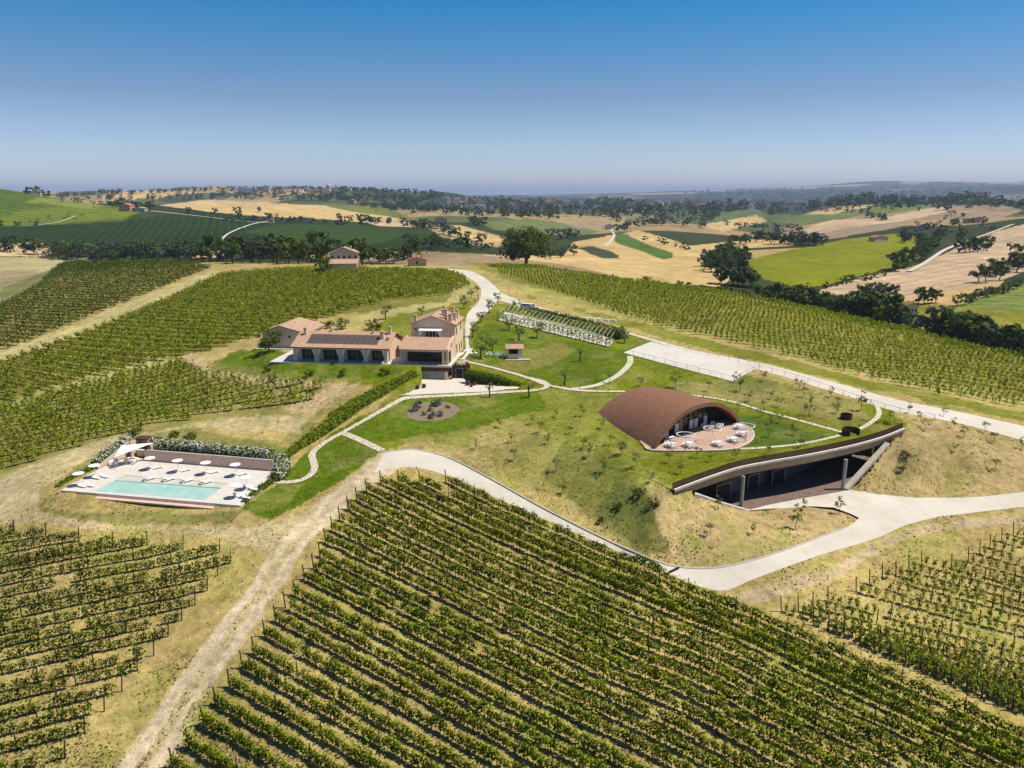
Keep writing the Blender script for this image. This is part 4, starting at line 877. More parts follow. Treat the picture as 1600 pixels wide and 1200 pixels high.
for q in range(5): fr.box(6.6 + q * .75 - .04, v0 - .09, 4.0, 6.6 + q * .75 + .04, v0 - .052, 6.15, 'white')
fr.box(6.5, v0 - .09, 6.15, 9.7, v0 - .01, 6.25, 'white').link('door_frame', gd)
# kitchen wing (ground floor in front)
kz = 3.05
mb = MB(); mb.box(2.7, 2.9, .005, 12.9, 7.28, 3.9, 'brick').link('kitchen_wall', T)
mb = MB(); mb.box(2.7, 0, 2.7, 12.9, .4, kz, 'brick').box(12.5, .4, 2.7, 12.9, 2.9, kz, 'brick').box(2.7, .4, 2.7, 3.1, 2.9, kz, 'brick').link('lintel', T)
for u in (2.7, 12.5, 11.6): MB().box(u, 0, .005, u + .4, .4, 2.7, 'brick').link('pillar', T)
MB().box(3.6, 2.8, .05, 11.5, 2.86, 2.5, 'glass').link('kitchen_glazing', T)
fr = MB()
for q in range(9): fr.box(3.6 + q * .98 - .035, 2.74, .05, 3.6 + q * .98 + .035, 2.795, 2.55, 'corten')
fr.link('glazing_bars', T)
MB().face([(3, .1, 2.92), (3, 2.9, 2.92), (12.6, 2.9, 2.92), (12.6, .1, 2.92)], 'wood').link('porch_ceiling', T)
mb = MB(); q = [(2.5, -.45, 3.06), (12.45, -.45, 3.06), (12.45, 4.9, 4.65), (2.5, 4.9, 4.65)]
mb.face([Vector(p) + Vector((0, 0, .16)) for p in q], 'roof', uv=[(0, 0), (10, 0), (10, 5.6), (0, 5.6)]).face(q[::-1], 'wood').face([q[0], q[1], Vector(q[1]) + Vector((0, 0, .16)), Vector(q[0]) + Vector((0, 0, .16))], 'roof').face([q[1], q[2], Vector(q[2]) + Vector((0, 0, .16)), Vector(q[1]) + Vector((0, 0, .16))], 'roof').link('kitchen_roof', T)
mb = MB(); mb.face([(12.9, 0, kz), (12.9, 4.9, kz), (12.9, 4.9, 4.85), (12.9, 0, 3.35)], 'brick').face([(12.5, 4.9, kz), (12.5, 0, kz), (12.5, 0, 3.35), (12.5, 4.9, 4.85)], 'brick').face([(12.5, 0, 3.35), (12.9, 0, 3.35), (12.9, 4.9, 4.85), (12.5, 4.9, 4.85)], 'concrete_pink').face([(12.5, 0, kz), (12.9, 0, kz), (12.9, 0, 3.35), (12.5, 0, 3.35)], 'brick')
mb.box(12.6, 4.9, 3.9, 12.9, 7.28, 4.85, 'brick').box(2.7, 4.9, 3.9, 12.6, 5.1, 4.85, 'brick').box(2.7, 5.1, 3.9, 2.95, 7.28, 4.85, 'brick').box(2.95, 5.1, 3.9, 12.6, 7.28, 3.95, 'concrete_pink').link('parapet', T)
mb = MB(); mb.box(12.905, .7, 0.3, 12.94, 2.6, 2.5, 'dark').link('side_opening', T)
# white pergola on the roof terrace
Pg = empty('terrace_pergola', hl(7.9, 6.3, 3.95), HR, label='white cloth pergola with tied curtains on the upper roof terrace', cat='pergola')
mb = MB(); mb.face([(-2.5, -.95, 2.25), (2.5, -.95, 2.25), (2.5, .95, 2.45), (-2.5, .95, 2.45)], 'whitecloth').face([(-2.5, -.95, 2.25), (-2.5, -.95, 2.1), (2.5, -.95, 2.1), (2.5, -.95, 2.25)], 'whitecloth').link('canopy', Pg)
for x in (-2.4, 2.4):
    for y in (-.9, .9): MB().box(x - .04, y - .04, 0, x + .04, y + .04, 2.3, 'white').link('post', Pg)
curtain(Pg, -2.35, -.9, .1, 2.1, 1, .8); curtain(Pg, 2.35, -.9, .1, 2.1, -1, .8)
# lower floor: brown band, glass room, dark side wall with door
Lw = house('lower_floor', label='glass-walled lower floor under the farmhouse terrace beside the gravel courtyard', cat='building')
MB().box(4.6, -.7, -1.25, 13.55, -.35, -.39, 'corten').box(13.2, -.34, -1.25, 13.55, 6, -.39, 'corten').link('brown_fascia', Lw)
MB().box(4.6, -.3, -2.98, 13.1, 6, -.39, 'interior').link('inner_core', Lw) if 0 else None
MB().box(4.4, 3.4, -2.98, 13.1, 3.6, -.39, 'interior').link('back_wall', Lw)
MB().face([(4.4, -.3, -1.2), (13.1, -.3, -1.2), (13.1, 3.5, -1.2), (4.4, 3.5, -1.2)], 'concrete').link('ceiling_panel', Lw)
for a, b in ((5.6, 7.2), (7.2, 8.8), (8.8, 10.4), (10.4, 12.2)):
    o = MB().box(a + .02, -.62, -2.98, b - .02, -.58, -1.26, 'clearglass').link('glass_panel', Lw); MB().box(a - .03, -.66, -2.98, a + .03, -.56, -1.26, 'steel').link('glass_frame', o)
MB().box(12.2, -.7, -2.98, 12.9, -.36, -1.26, 'brick').link('pillar', Lw)
MB().box(4.4, -.7, -2.98, 5.0, -.36, -1.26, 'brick').link('pillar', Lw)
MB().bar((6.8, 1.5, -2.9), (8.6, 1.3, -1.5), .5, .12, 'white').bar((8.4, 1.4, -1.6), (9.2, 1.6, -2.9), .2, .12, 'white').link('staircase', Lw)
MB().box(13.55, 1.0, -2.98, 17.2, 1.3, -.2, 'corten').box(13.55, -.3, -2.98, 13.7, 1.0, -.4, 'corten').link('side_wall', Lw)
dd = MB().box(14.3, .93, -2.96, 15.7, .99, -.9, 'dark').link('door', Lw); MB().box(14.2, .9, -2.96, 14.3, .99, -.8, 'steel').box(15.7, .9, -2.96, 15.8, .99, -.8, 'steel').box(14.3, .9, -.9, 15.7, .99, -.8, 'steel').link('door_frame', dd)
mb = MB(); cpts = [Vector((p[0], p[1], COURT_Z + .03)) for p in court_w]; cpts[2] = Vector((*hl(5, 2)[:2], COURT_Z + .03)); cpts[3] = Vector((*hl(17.2, 1.2)[:2], COURT_Z + .03)); mb.face(cpts, 'paving').link('courtyard_paving', kind='structure')

# ------------------------------------------------------------ swimming pool terrace
pFL, pFR, pR, pBR, pBL, pL = [wz(a, b, PZ) for a, b in ((95, 766), (376, 790), (425, 752.5), (427.5, 735), (230, 718.7), (155, 732.5))]
PA = math.atan2(pFR.y - pFL.y, pFR.x - pFL.x); PU = Vector((math.cos(PA), math.sin(PA), 0)); PV = Vector((-PU.y, PU.x, 0))
def pl(px, py, z=PZ): w = wz(px, py, z) - pFL; return (w.dot(PU), w.dot(PV))
def plv(px, py, z=PZ, dz=0): a, b = pl(px, py, z); return Vector((a, b, z - PZ + dz))
wFL, wFR, wBR, wBL = [pl(a, b) for a, b in ((147.5, 767.5), (320, 781), (356, 755), (195, 742.5))]
outline = [pl(a, b) for a, b in ((95, 766), (376, 790), (425, 752.5), (427.5, 735), (230, 718.7), (205, 712), (155, 732.5))]
bm = bmesh.new(); ov = [bm.verts.new((a, b, 0)) for a, b in outline]; iv = [bm.verts.new((a, b, 0)) for a, b in (wFL, wFR, wBR, wBL)]
es = [bm.edges.new((ov[i], ov[(i + 1) % 7])) for i in range(7)] + [bm.edges.new((iv[i], iv[(i + 1) % 4])) for i in range(4)]
bmesh.ops.triangle_fill(bm, use_beauty=True, edges=es)
for f_ in list(bm.faces):
    c_ = f_.calc_center_median()
    if inpoly(np.array([c_.x]), np.array([c_.y]), [wFL, wFR, wBR, wBL])[0]: bm.faces.remove(f_)
bmesh.ops.recalc_face_normals(bm, faces=bm.faces)
me = bpy.data.meshes.new('pool_terrace'); 
if sum(f_.normal.z for f_ in bm.faces) < 0: bmesh.ops.reverse_faces(bm, faces=bm.faces)
bm.to_mesh(me); bm.free(); me.materials.append(MAT['deck']); link('pool_terrace', me, loc=pFL, rz=PA, kind='structure')
mb = MB()
for i in range(7):
    a, b = outline[i], outline[(i + 1) % 7]; mb.face([(a[0], a[1], -.9), (b[0], b[1], -.9), (b[0], b[1], -.004), (a[0], a[1], -.004)], 'paving')
mb.link('pool_terrace_side', loc=pFL, rz=PA, kind='structure')
MB().box(*pl(122, 777, -8.5), -.62, pl(336, 792, -8.5)[0], pl(122, 777, -8.5)[1] + 1.5, -.42, 'concrete_pink').link('pool_step', loc=pFL, rz=PA, kind='structure')
Pw = empty('swimming_pool', pFL, PA, label='turquoise swimming pool with a shallow sunbathing ledge, set in the pale stone terrace', cat='swimming pool')
def lp(a, b, t): return (a[0] + (b[0] - a[0]) * t, a[1] + (b[1] - a[1]) * t)
sh_t = .30; m1, m2 = lp(wBL, wFL, sh_t), lp(wBR, wFR, sh_t - .04)
MB().face([(*wFL, -.06), (*wFR, -.06), (*m2, -.06), (*m1, -.06)], 'water').link('water', Pw)
MB().face([(*m1, -.06), (*m2, -.06), (*wBR, -.06), (*wBL, -.06)], 'shallow').link('sunbathing_ledge', Pw)
m, n, b = nt('shaded_tile_edge'); b.inputs['Base Color'].default_value = (.10, .30, .32, 1); MAT['tile_shade'] = m
MB().face([(*lp(m1, wFL, .06), -.052), (*lp(m2, wFR, .09), -.052), (*m2, -.052), (*m1, -.052)], 'tile_shade').link('drop_shade_strip', Pw)  # dark strip painting the shade on the tile wall below the ledge
mb = MB()
for a, b in ((wFR, wBR), (wBR, wBL), (wBL, wFL), (wFL, wFR)): mb.face([(*a, -.4), (*b, -.4), (*b, -.002), (*a, -.002)], 'concrete')
mb.link('basin_rim', Pw)
# pink walls round the terrace
Wl = empty('pool_wall', pFL, PA, label='long low pinkish wall behind the pool umbrellas', cat='wall')
a, b = Vector((*pl(228, 719), 0)), Vector((*pl(428, 735.5), 0)); MB().bar(a + Vector((0, 0, .9)), b + Vector((0, 0, .85)), .3, 1.8, 'concrete_pink').link('wall_panel', Wl); MB().bar(a + Vector((0, 0, 1.83)), b + Vector((0, 0, 1.78)), .36, .06, 'concrete').link('coping', Wl)
Ws = empty('side_wall', pFL, PA, label='pinkish wall sloping down the left side of the pool terrace', cat='wall')
a, b = Vector((*pl(204, 711), 0)), Vector((*pl(153, 733), 0)); mb = MB(); o = Vector((-.3, .05, 0))
mb.face([b, a, a + Vector((0, 0, 2.4)), b + Vector((0, 0, .35))], 'concrete_pink').face([a + o, b + o, b + o + Vector((0, 0, .35)), a + o + Vector((0, 0, 2.4))], 'concrete_pink').face([b + Vector((0, 0, .35)), a + Vector((0, 0, 2.4)), a + o + Vector((0, 0, 2.4)), b + o + Vector((0, 0, .35))], 'concrete').link('wall_panel', Ws)
# poolside bar
Bar = empty('pool_bar', pFL, PA, label='poolside bar hut with brown roof edge and a white shade sail', cat='bar')
x0, y0 = pl(203, 716); x1, y1 = pl(238, 716)
MB().box(x0, y0 + 3.2, 0, x1 + .3, y0 + 3.5, 2.6, 'concrete_pink').box(x1, y0 + .3, 0, x1 + .3, y0 + 3.2, 2.5, 'concrete_pink').box(x0 - .3, y0 + .6, 0, x0, y0 + 3.5, 2.6, 'concrete_pink').link('wall', Bar)
MB().box(x0 - .4, y0 + 2.0, 2.6, x1 + .5, y0 + 3.7, 2.78, 'corten').link('roof_edge', Bar)
MB().box(x0 + .4, y0 + 1.3, 0, x1 - .8, y0 + 1.8, 1.0, 'concrete_pink').box(x0 + .3, y0 + 1.2, 1.0, x1 - .7, y0 + 1.9, 1.08, 'deck').link('counter', Bar)
sl_ = empty('shade_sail', pFL, PA, label='triangular white shade sail stretched over the poolside bar', cat='shade sail')
A_, B_, C_ = plv(190, 696, PZ + 2.9), plv(241, 691.5, PZ + 2.9), plv(178, 714.5, PZ + 2.0); mb = MB(); N_ = 8
def sp3(i, j):
    w = (N_ - i - j, i, j); p = (A_ * w[0] + B_ * w[1] + C_ * w[2]) / N_; p.z -= .5 * (w[0] * w[1] * w[2]) / N_ ** 3 * 9; return p
for i in range(N_):
    for j in range(N_ - i):
        mb.face([sp3(i, j), sp3(i + 1, j), sp3(i, j + 1)], 'whitecloth')
        if i + j < N_ - 1: mb.face([sp3(i + 1, j), sp3(i + 1, j + 1), sp3(i, j + 1)], 'whitecloth')
mb.link('cloth', sl_); MB().bar((C_.x, C_.y, 0), C_, .08, .08, 'steel').link('mast', sl_)
# ------------------------------------------------------------ foliage builders
def leaf_quads(c, nrm, size, rg, flat=.0):
    """c (n,3) centres, nrm (n,3) facing; returns V (n*4,3)"""
    n = len(c); nrm = nrm / (np.linalg.norm(nrm, axis=1)[:, None] + 1e-9)
    a = rg.normal(size=(n, 3)); e = np.cross(nrm, a); e /= np.linalg.norm(e, axis=1)[:, None] + 1e-9; g = np.cross(nrm, e)
    s = (size if hasattr(size, '__len__') else np.full(n, size))[:, None] * rg.uniform(.7, 1.3, (n, 1)); r = rg.uniform(.75, 1.15, (n, 1))
    V = np.stack([c - e * s * .5, c + g * s * r * .5 - e * s * .1, c + e * s * .5, c - g * s * r * .5 + e * s * .1], 1)
    return V
def quadF(n, o=0): return np.arange(n * 4).reshape(n, 4) + o
def prism(p0, p1, r0, r1, k=5):
    p0 = np.array(p0, float); p1 = np.array(p1, float); d = p1 - p0; d /= np.linalg.norm(d) + 1e-9
    u = np.array([1., 0, 0]) if abs(d[0]) < .8 else np.array([0, 1., 0]); e = np.cross(d, u); e /= np.linalg.norm(e); g = np.cross(d, e)
    an = np.arange(k) * 2 * math.pi / k; ring = np.cos(an)[:, None] * e + np.sin(an)[:, None] * g
    V = np.vstack([p0 + ring * r0, p1 + ring * r1]); F = np.array([[i, (i + 1) % k, k + (i + 1) % k, k + i] for i in range(k)]); return V, F
def merge(parts):
    Vs, Fs, o = [], [], 0
    for V, F in parts: Vs.append(V); Fs.append(F + o); o += len(V)
    return np.vstack(Vs), np.vstack(Fs)
def crown(rg, R_, H_, zc, nclump, nleaf, size, spread=.36, hollow=.35, squash=1.0):
    """clumps spread through an uneven volume; leaves face outwards from their clump and from the crown"""
    d = rg.normal(size=(nclump, 3)); d /= np.linalg.norm(d, axis=1)[:, None]; rad = rg.uniform(hollow, 1, nclump) ** .6
    cc = d * rad[:, None] * np.array([R_, R_, H_ / 2]) * rg.uniform(.75, 1.08, (nclump, 1)); cc[:, 2] = np.maximum(cc[:, 2], -H_ * .38)
    k = rg.integers(0, nclump, nleaf); dd = rg.normal(size=(nleaf, 3)); dd /= np.linalg.norm(dd, axis=1)[:, None]
    cs = rg.uniform(.6, 1.25, nclump) * spread * R_
    p = cc[k] + dd * cs[k][:, None] * rg.uniform(.55, 1, (nleaf, 1)) * np.array([1, 1, .75])
    nr = dd * .8 + p / R_ * .35 + rg.normal(size=(nleaf, 3)) * .45 + np.array([0, 0, .35])
    p[:, 2] += zc; cc[:, 2] += zc
    return leaf_quads(p, nr, size, rg).reshape(-1, 3), quadF(nleaf), cc
def tree_mesh(seed, H_, R_, trunk_h, nclump, nleaf, size, leafmat, limbs=5, tr=.22, one=False, spread=.36, ch=None, name='tree'):
    rg = np.random.default_rng(seed); ch = ch or (H_ - trunk_h * .75)
    V, F, cc = crown(rg, R_, ch, H_ - ch / 2, nclump, nleaf, size, spread)
    lean = rg.normal(size=2) * .04 * H_; top = np.array([lean[0], lean[1], trunk_h])
    parts = [prism((0, 0, -.4), top * .5 + [lean[1] * .3, 0, 0], tr * 1.25, tr, 6), prism(top * .5 + [lean[1] * .3, 0, 0], top, tr, tr * .75, 6)]
    for i in range(limbs):
        c = cc[rg.integers(0, len(cc))]; parts.append(prism(top - [0, 0, rg.uniform(0, .3) * trunk_h], c * .45 + top * .55 + rg.normal(size=3) * .05 * R_, tr * .6, tr * .35, 4)); parts.append(prism(parts[-1][0][4:].mean(0), c, tr * .35, tr * .1, 4))
    tv, tf = merge(parts)
    if one:
        Va, Fa = merge([(V, F), (tv, tf)]); return mesh_np(name, Va, Fa, [leafmat, 'bark'], mi=[0] * len(F) + [1] * len(tf))
    return mesh_np(name + '_crown', V, F, leafmat), mesh_np(name + '_trunk', tv, tf, 'bark')
OAK = tree_mesh(5, 21, 13.6, 5.5, 60, 5200, 1.0, 'leaf', limbs=14, tr=.8, spread=.26, ch=19)
BROAD = [tree_mesh(10 + i, 5.6, 3.2, 1.6, 16, 900, .38, 'leaf', limbs=6, tr=.18, spread=.36) for i in range(3)]
OLIVE = [tree_mesh(20 + i, 3.6, 1.6 + .15 * (i % 2), 1.5, 9, 330, .26, 'olive', limbs=6, tr=.13, spread=.40) for i in range(5)]
PRUNED = [tree_mesh(30 + i, 3.2, 1.3, 1.9, 8, 60, .22, 'olive', limbs=9, tr=.16, spread=.22) for i in range(2)]
SAP = [tree_mesh(40 + i, 2.1, .62 + .1 * (i % 3), .9, 7, 120, .17, 'olive', limbs=5, tr=.03, spread=.46) for i in range(6)]
BUSH = [tree_mesh(50 + i, 1.5, 1.05, .3, 8, 330, .2, 'leaf', limbs=3, tr=.05, spread=.5, ch=1.5) for i in range(3)]
FARV = {mt: [tree_mesh(60 + i + k * 10, 10, 3.9 + .5 * (i % 3), 2.0, 13 + i, 330, 1.0, mt, limbs=3, tr=.28, one=True, spread=.38, ch=9.3 - .3 * i, name='far_tree') for i in range(5)] for k, mt in enumerate(('leaf_dark', 'leaf_far', 'leaf_grey', 'leaf'))}
CYP = tree_mesh(99, 12, 1.5, .6, 14, 420, .6, 'leaf_dark', limbs=2, tr=.25, one=True, spread=.6, ch=11.8, name='cypress')
def tree2(kind, p, s, rz, label, group, name='tree', cat='tree', sz=1.0):
    e = empty(name, p, rz, label=label, cat=cat, group=group); e.scale = (s, s, s * sz)
    link('trunk', kind[1], e); link('crown', kind[0], e); return e
link_oak = tree2(OAK, at(822, 416), 1.3, 0.4, 'huge round oak towering behind the vineyard beside the entrance drive', None, 'oak_tree')

# ------------------------------------------------------------ vine rows
def vine_template(seed, L, size, h=1.75, w=.24, hl_=.62, shoots=.25):
    rg = np.random.default_rng(seed); T = []
    for _ in range(10):
        z = rg.uniform(.34, 1, L) * h * rg.uniform(.85, 1.1); z = np.where(rg.random(L) < shoots, z + rg.uniform(0, .55, L), z) 
        c = np.column_stack([rg.normal(size=L) * hl_ * .5, rg.normal(size=L) * w * (1.25 - z / h * .4), z - .12 * h])
        nr = np.column_stack([rg.normal(size=L) * .6, rg.normal(size=L) * .8 + np.sign(c[:, 1]) * .6, rg.uniform(.3, 1.9, L)]); T.append(leaf_quads(c, nr, size, rg))
    return np.array(T)
T_NEAR = vine_template(1, 118, .235, 1.58, .11, .80, .22); T_YOUNG = vine_template(2, 46, .22, 1.4, .14, .30, .3); T_LEFT = vine_template(3, 84, .245, 1.5, .12, .78, .2)
T_MID = vine_template(4, 44, .36, 1.9, .24, .55, .3); T_RIGHT = vine_template(5, 38, .36, 2.0, .26, .44, .3); T_FAR = vine_template(6, 30, .50, 2.0, .36, .7, .3)
POSTM = MB().box(-.045, -.045, -.2, .045, .045, 1.95, 'post').me('post'); 
ENDP = MB().bar((0, 0, -.2), (.22, 0, 2.05), .11, .11, 'post').me('end_post')
TRI_V = [0]
def vine_row(L, T, mat, label, group, step, rg, posts=0, stems=True, miss=.03, hs=1.0, endpost=False, vigor=None):
    L = np.asarray(L, float); dist = np.linalg.norm(np.diff(L[:, :2], axis=0), axis=1).sum()
    if dist < step * 3: return None
    n = int(dist / step); P = resamp(L[:, :2], n); z = bil(Z, P[:, 0], P[:, 1]); P = np.column_stack([P, z])
    t = np.gradient(P[:, :2], axis=0); t /= np.linalg.norm(t, axis=1)[:, None]
    keep = rg.random(n) > miss
    if vigor is not None: keep &= rg.random(n) < vigor(P[:, 0], P[:, 1])
    if keep.sum() < 2: return None
    org = P[0].copy(); e = empty('vine_row', org, label=label, cat='vine row', group=group)
    Q = P[keep] - org; tq = t[keep]; m = len(Q); k = rg.integers(0, len(T), m); V = T[k] * (rg.uniform(.78, 1.15, (m, 1, 1, 1)) * hs); fl = rg.choice([-1, 1], m)[:, None, None]
    x = V[..., 0] * fl + rg.normal(size=(m, 1, 1)) * .08; y = V[..., 1] + rg.normal(size=(m, 1, 1)) * .05
    W_ = np.stack([x * tq[:, 0, None, None] - y * tq[:, 1, None, None], x * tq[:, 1, None, None] + y * tq[:, 0, None, None], V[..., 2]], -1) + Q[:, None, None]
    # follow the slope along the row
    sl = np.gradient(P[:, 2]) / (np.linalg.norm(np.gradient(P[:, :2], axis=0), axis=1) + 1e-9); W_[..., 2] += x * sl[keep][:, None, None]
    F = quadF(m * T.shape[1]); me = mesh_np('foliage', W_.reshape(-1, 3), F, mat); link('foliage', me, e, kind='stuff'); TRI_V[0] += len(F) * 2
    if stems:
        b = Q; j = rg.normal(size=(m, 2)) * .04; r = .04; ring = np.array([[r, 0, 0], [-r * .5, r * .87, 0], [-r * .5, -r * .87, 0]])
        lo = b[:, None] + ring[None] + [0, 0, -.1]; hi = b[:, None] + ring[None] + np.concatenate([j, np.full((m, 1), .95)], 1)[:, None]
        SV = np.concatenate([lo, hi], 1).reshape(-1, 3); f = np.array([[0, 1, 4, 3], [1, 2, 5, 4], [2, 0, 3, 5]]); SF = (f[None] + (np.arange(m) * 6)[:, None, None]).reshape(-1, 4)
        link('stems', mesh_np('stems', SV, SF, 'bark'), e, kind='stuff')
    if posts:
        q = list(range(posts if endpost else posts // 2, n - 1, posts))
        for i in q[:60]: link('post', POSTM, e, P[i] - org)
        if endpost:
            for i, sgn in ((0, -1), (n - 1, 1)):
                d = t[i] * sgn; link('end_post', ENDP, e, Vector(P[i] - org) + Vector((d[0] * .5, d[1] * .5, 0)), math.atan2(d[1], d[0]))
    return e
ROWS = 0
def px_rows(starts, slopes, xend, clip, T, mat, lab, group, step, **kw):
    global ROWS
    rg = np.random.default_rng(len(starts) * 7 + 1); c = 0
    for i, ((sx, sy), sl) in enumerate(zip(starts, slopes)):
        xs = np.linspace(sx, xend, 60); ys = sy + (xs - sx) * sl; m = (ys < 1330)
        if clip is not None: m &= clip(xs, ys)
        idx = np.where(m)[0]
        if len(idx) < 4: continue
        idx = idx[:]; a, b = idx[0], idx[-1]; x, y, z = at_many(xs[a:b + 1], ys[a:b + 1])
        L = np.column_stack([x, y, z]); 
        # keep the row straight on the ground: fit a smooth curve
        tt = np.linspace(0, 1, len(L)); px_ = np.polyfit(tt, L[:, 0], 3); py_ = np.polyfit(tt, L[:, 1], 3); L = np.column_stack([np.polyval(px_, tt), np.polyval(py_, tt)])
        c += 1
        if vine_row(L, T, mat, lab(c), group, step, rg, **kw): ROWS += 1
S1 = [(696, 756), (655, 757), (622, 758), (594, 759), (572, 772), (557, 786), (545, 800), (533, 815), (522, 831), (512, 849), (504, 872), (494, 890), (480, 907), (466, 931), (451, 951), (436, 973), (419, 997), (402, 1024), (384, 1047), (365, 1076), (343, 1105), (324, 1137), (301, 1172), (276, 1203), (252, 1235)]
sl1 = np.interp([p[1] for p in S1], [757, 872, 949, 1102, 1235], [.443, .495, .54, .59, .62])
px_rows(S1, sl1, 1760, None, T_NEAR, 'vine', lambda c: f'trellised vine row in the front vineyard, {nth(c)} down from the white road', 'vine rows of the big front vineyard', .95, posts=6, endpost=True, miss=.02)
# left front
S2 = [(24, 834), (74, 838), (125, 845), (177, 854), (231, 853), (288, 861), (345, 867), (361, 883), (341, 902), (325, 925), (305, 948), (284, 972), (263, 997), (240, 1027), (214, 1051), (190, 1083), (162, 1114), (131, 1148), (100, 1188), (68, 1228)]
sl2 = [-.17 - .005 * i for i in range(len(S2))]
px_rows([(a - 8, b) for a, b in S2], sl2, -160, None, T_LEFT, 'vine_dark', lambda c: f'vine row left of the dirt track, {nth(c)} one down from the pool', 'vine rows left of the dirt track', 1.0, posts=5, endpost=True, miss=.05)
# right front, young vines
S3 = [(1228, 957), (1255, 957), (1278, 951), (1301, 942), (1345, 927), (1366, 916), (1386, 905), (1407, 901), (1427, 894), (1447, 885), (1494, 890), (1520, 880), (1538, 868), (1554, 858), (1572, 848), (1590, 838), (1615, 830)]
below = [(1255 + i * 24, 957 + i * 24 * .43 + 12) for i in range(1, 15)]
clip3 = lambda x, y: (y < 912 + .443 * (x - 1175)) 
S3 = [(a, b) for a, b in below[::-1]] + S3
px_rows(S3, [.27] * len(S3), 1760, lambda x, y: (x > 0), T_YOUNG, 'vine_pale', lambda c: f'row of sparse young vines on the right, {nth(c)} one up from the bottom', 'young vine rows on the right', .85, posts=7, endpost=True, miss=.08)
def world_rows(poly_px, a_px, b_px, spacing, T, mat, lab, group, step, G=None, bend=0.0, flip=False, front_T=None, nfront=0, **kw):
    global ROWS
    rg = np.random.default_rng(int(abs(poly_px[0][0]) + len(poly_px)))
    x, y, z = at_many([p[0] for p in poly_px], [p[1] for p in poly_px]); W_ = np.column_stack([x, y])
    a = at(*a_px); b = at(*b_px); d = np.array([b.x - a.x, b.y - a.y]); d /= np.linalg.norm(d)
    if d[0] < 0: d = -d
    nn = np.array([-d[1], d[0]]); u = W_ @ d; v = W_ @ nn; rows = np.arange(v.min() + spacing * .5, v.max(), spacing); c = 0
    for r_, vv in enumerate(rows):
        us = np.arange(u.min(), u.max(), 1.5); P = us[:, None] * d + vv * nn; ins = inpoly(P[:, 0], P[:, 1], W_)
        if ins.sum() < 4: continue
        # longest run inside
        edges = np.flatnonzero(np.diff(np.concatenate([[0], ins.astype(int), [0]]))); runs = edges.reshape(-1, 2)
        for s_, e_ in runs:
            if e_ - s_ < 4: continue
            c += 1; L = P[s_:e_]; near_ = r_ < nfront
            if vine_row(L, front_T if (near_ and front_T is not None) else T, mat, lab(c), group, step, rg, stems=kw.get('stems', True) and (near_ or nfront == 0), posts=kw.get('posts', 0) if near_ else 0, miss=kw.get('miss', .03), hs=kw.get('hs', 1)): ROWS += 1
# slope behind the pool
world_rows([(-90, 668), (0, 645), (120, 606), (205, 582), (284, 566), (330, 590), (400, 597), (470, 592), (512, 606), (490, 630), (440, 640), (320, 652), (200, 678), (120, 700), (0, 742), (-90, 778)], (120, 660), (330, 628), 3.1, T_MID, 'vine', lambda c: f'vine row on the slope above the pool, {nth(c)} up from the bare strip', 'vine rows on the slope above the pool', 1.15, nfront=30)
# upper left vineyards
world_rows([(-120, 600), (0, 567), (50, 550), (110, 530), (180, 502), (270, 464), (345, 430), (480, 420), (520, 424), (600, 422), (690, 425), (722, 432), (735, 448), (700, 462), (610, 470), (560, 482), (505, 500), (420, 520), (350, 545), (285, 556), (130, 596), (0, 636), (-120, 668)], (100, 545), (300, 560), 3.9, T_FAR, 'vine', lambda c: f'vine row on the hill behind the barn, {nth(c)} up from its foot', 'vine rows on the hill behind the barn', 1.3, stems=False, nfront=0)
world_rows([(-120, 590), (0, 551), (100, 512), (262, 447), (330, 420), (305, 413), (140, 410), (60, 445), (0, 478), (-120, 530)], (50, 480), (230, 487), 3.9, T_FAR, 'vine_dark', lambda c: f'dark vine row beyond the pale strip far left, {nth(c)} up from it', 'dark vine rows on the far left', 1.3, stems=False)
# right vineyard
world_rows([(760, 414), (860, 421), (1040, 447), (1170, 466), (1300, 492), (1450, 525), (1600, 560), (1760, 590), (1760, 655), (1600, 636), (1480, 622), (1375, 597), (1262, 564), (1150, 538), (1030, 512), (960, 490), (900, 468), (830, 444), (780, 428)], (1200, 520), (1450, 546), 3.8, T_RIGHT, 'vine', lambda c: f'vine row on the hillside above the upper road, {nth(c)} back from it', 'vine rows above the upper gravel road', 1.35, stems=True, nfront=22)

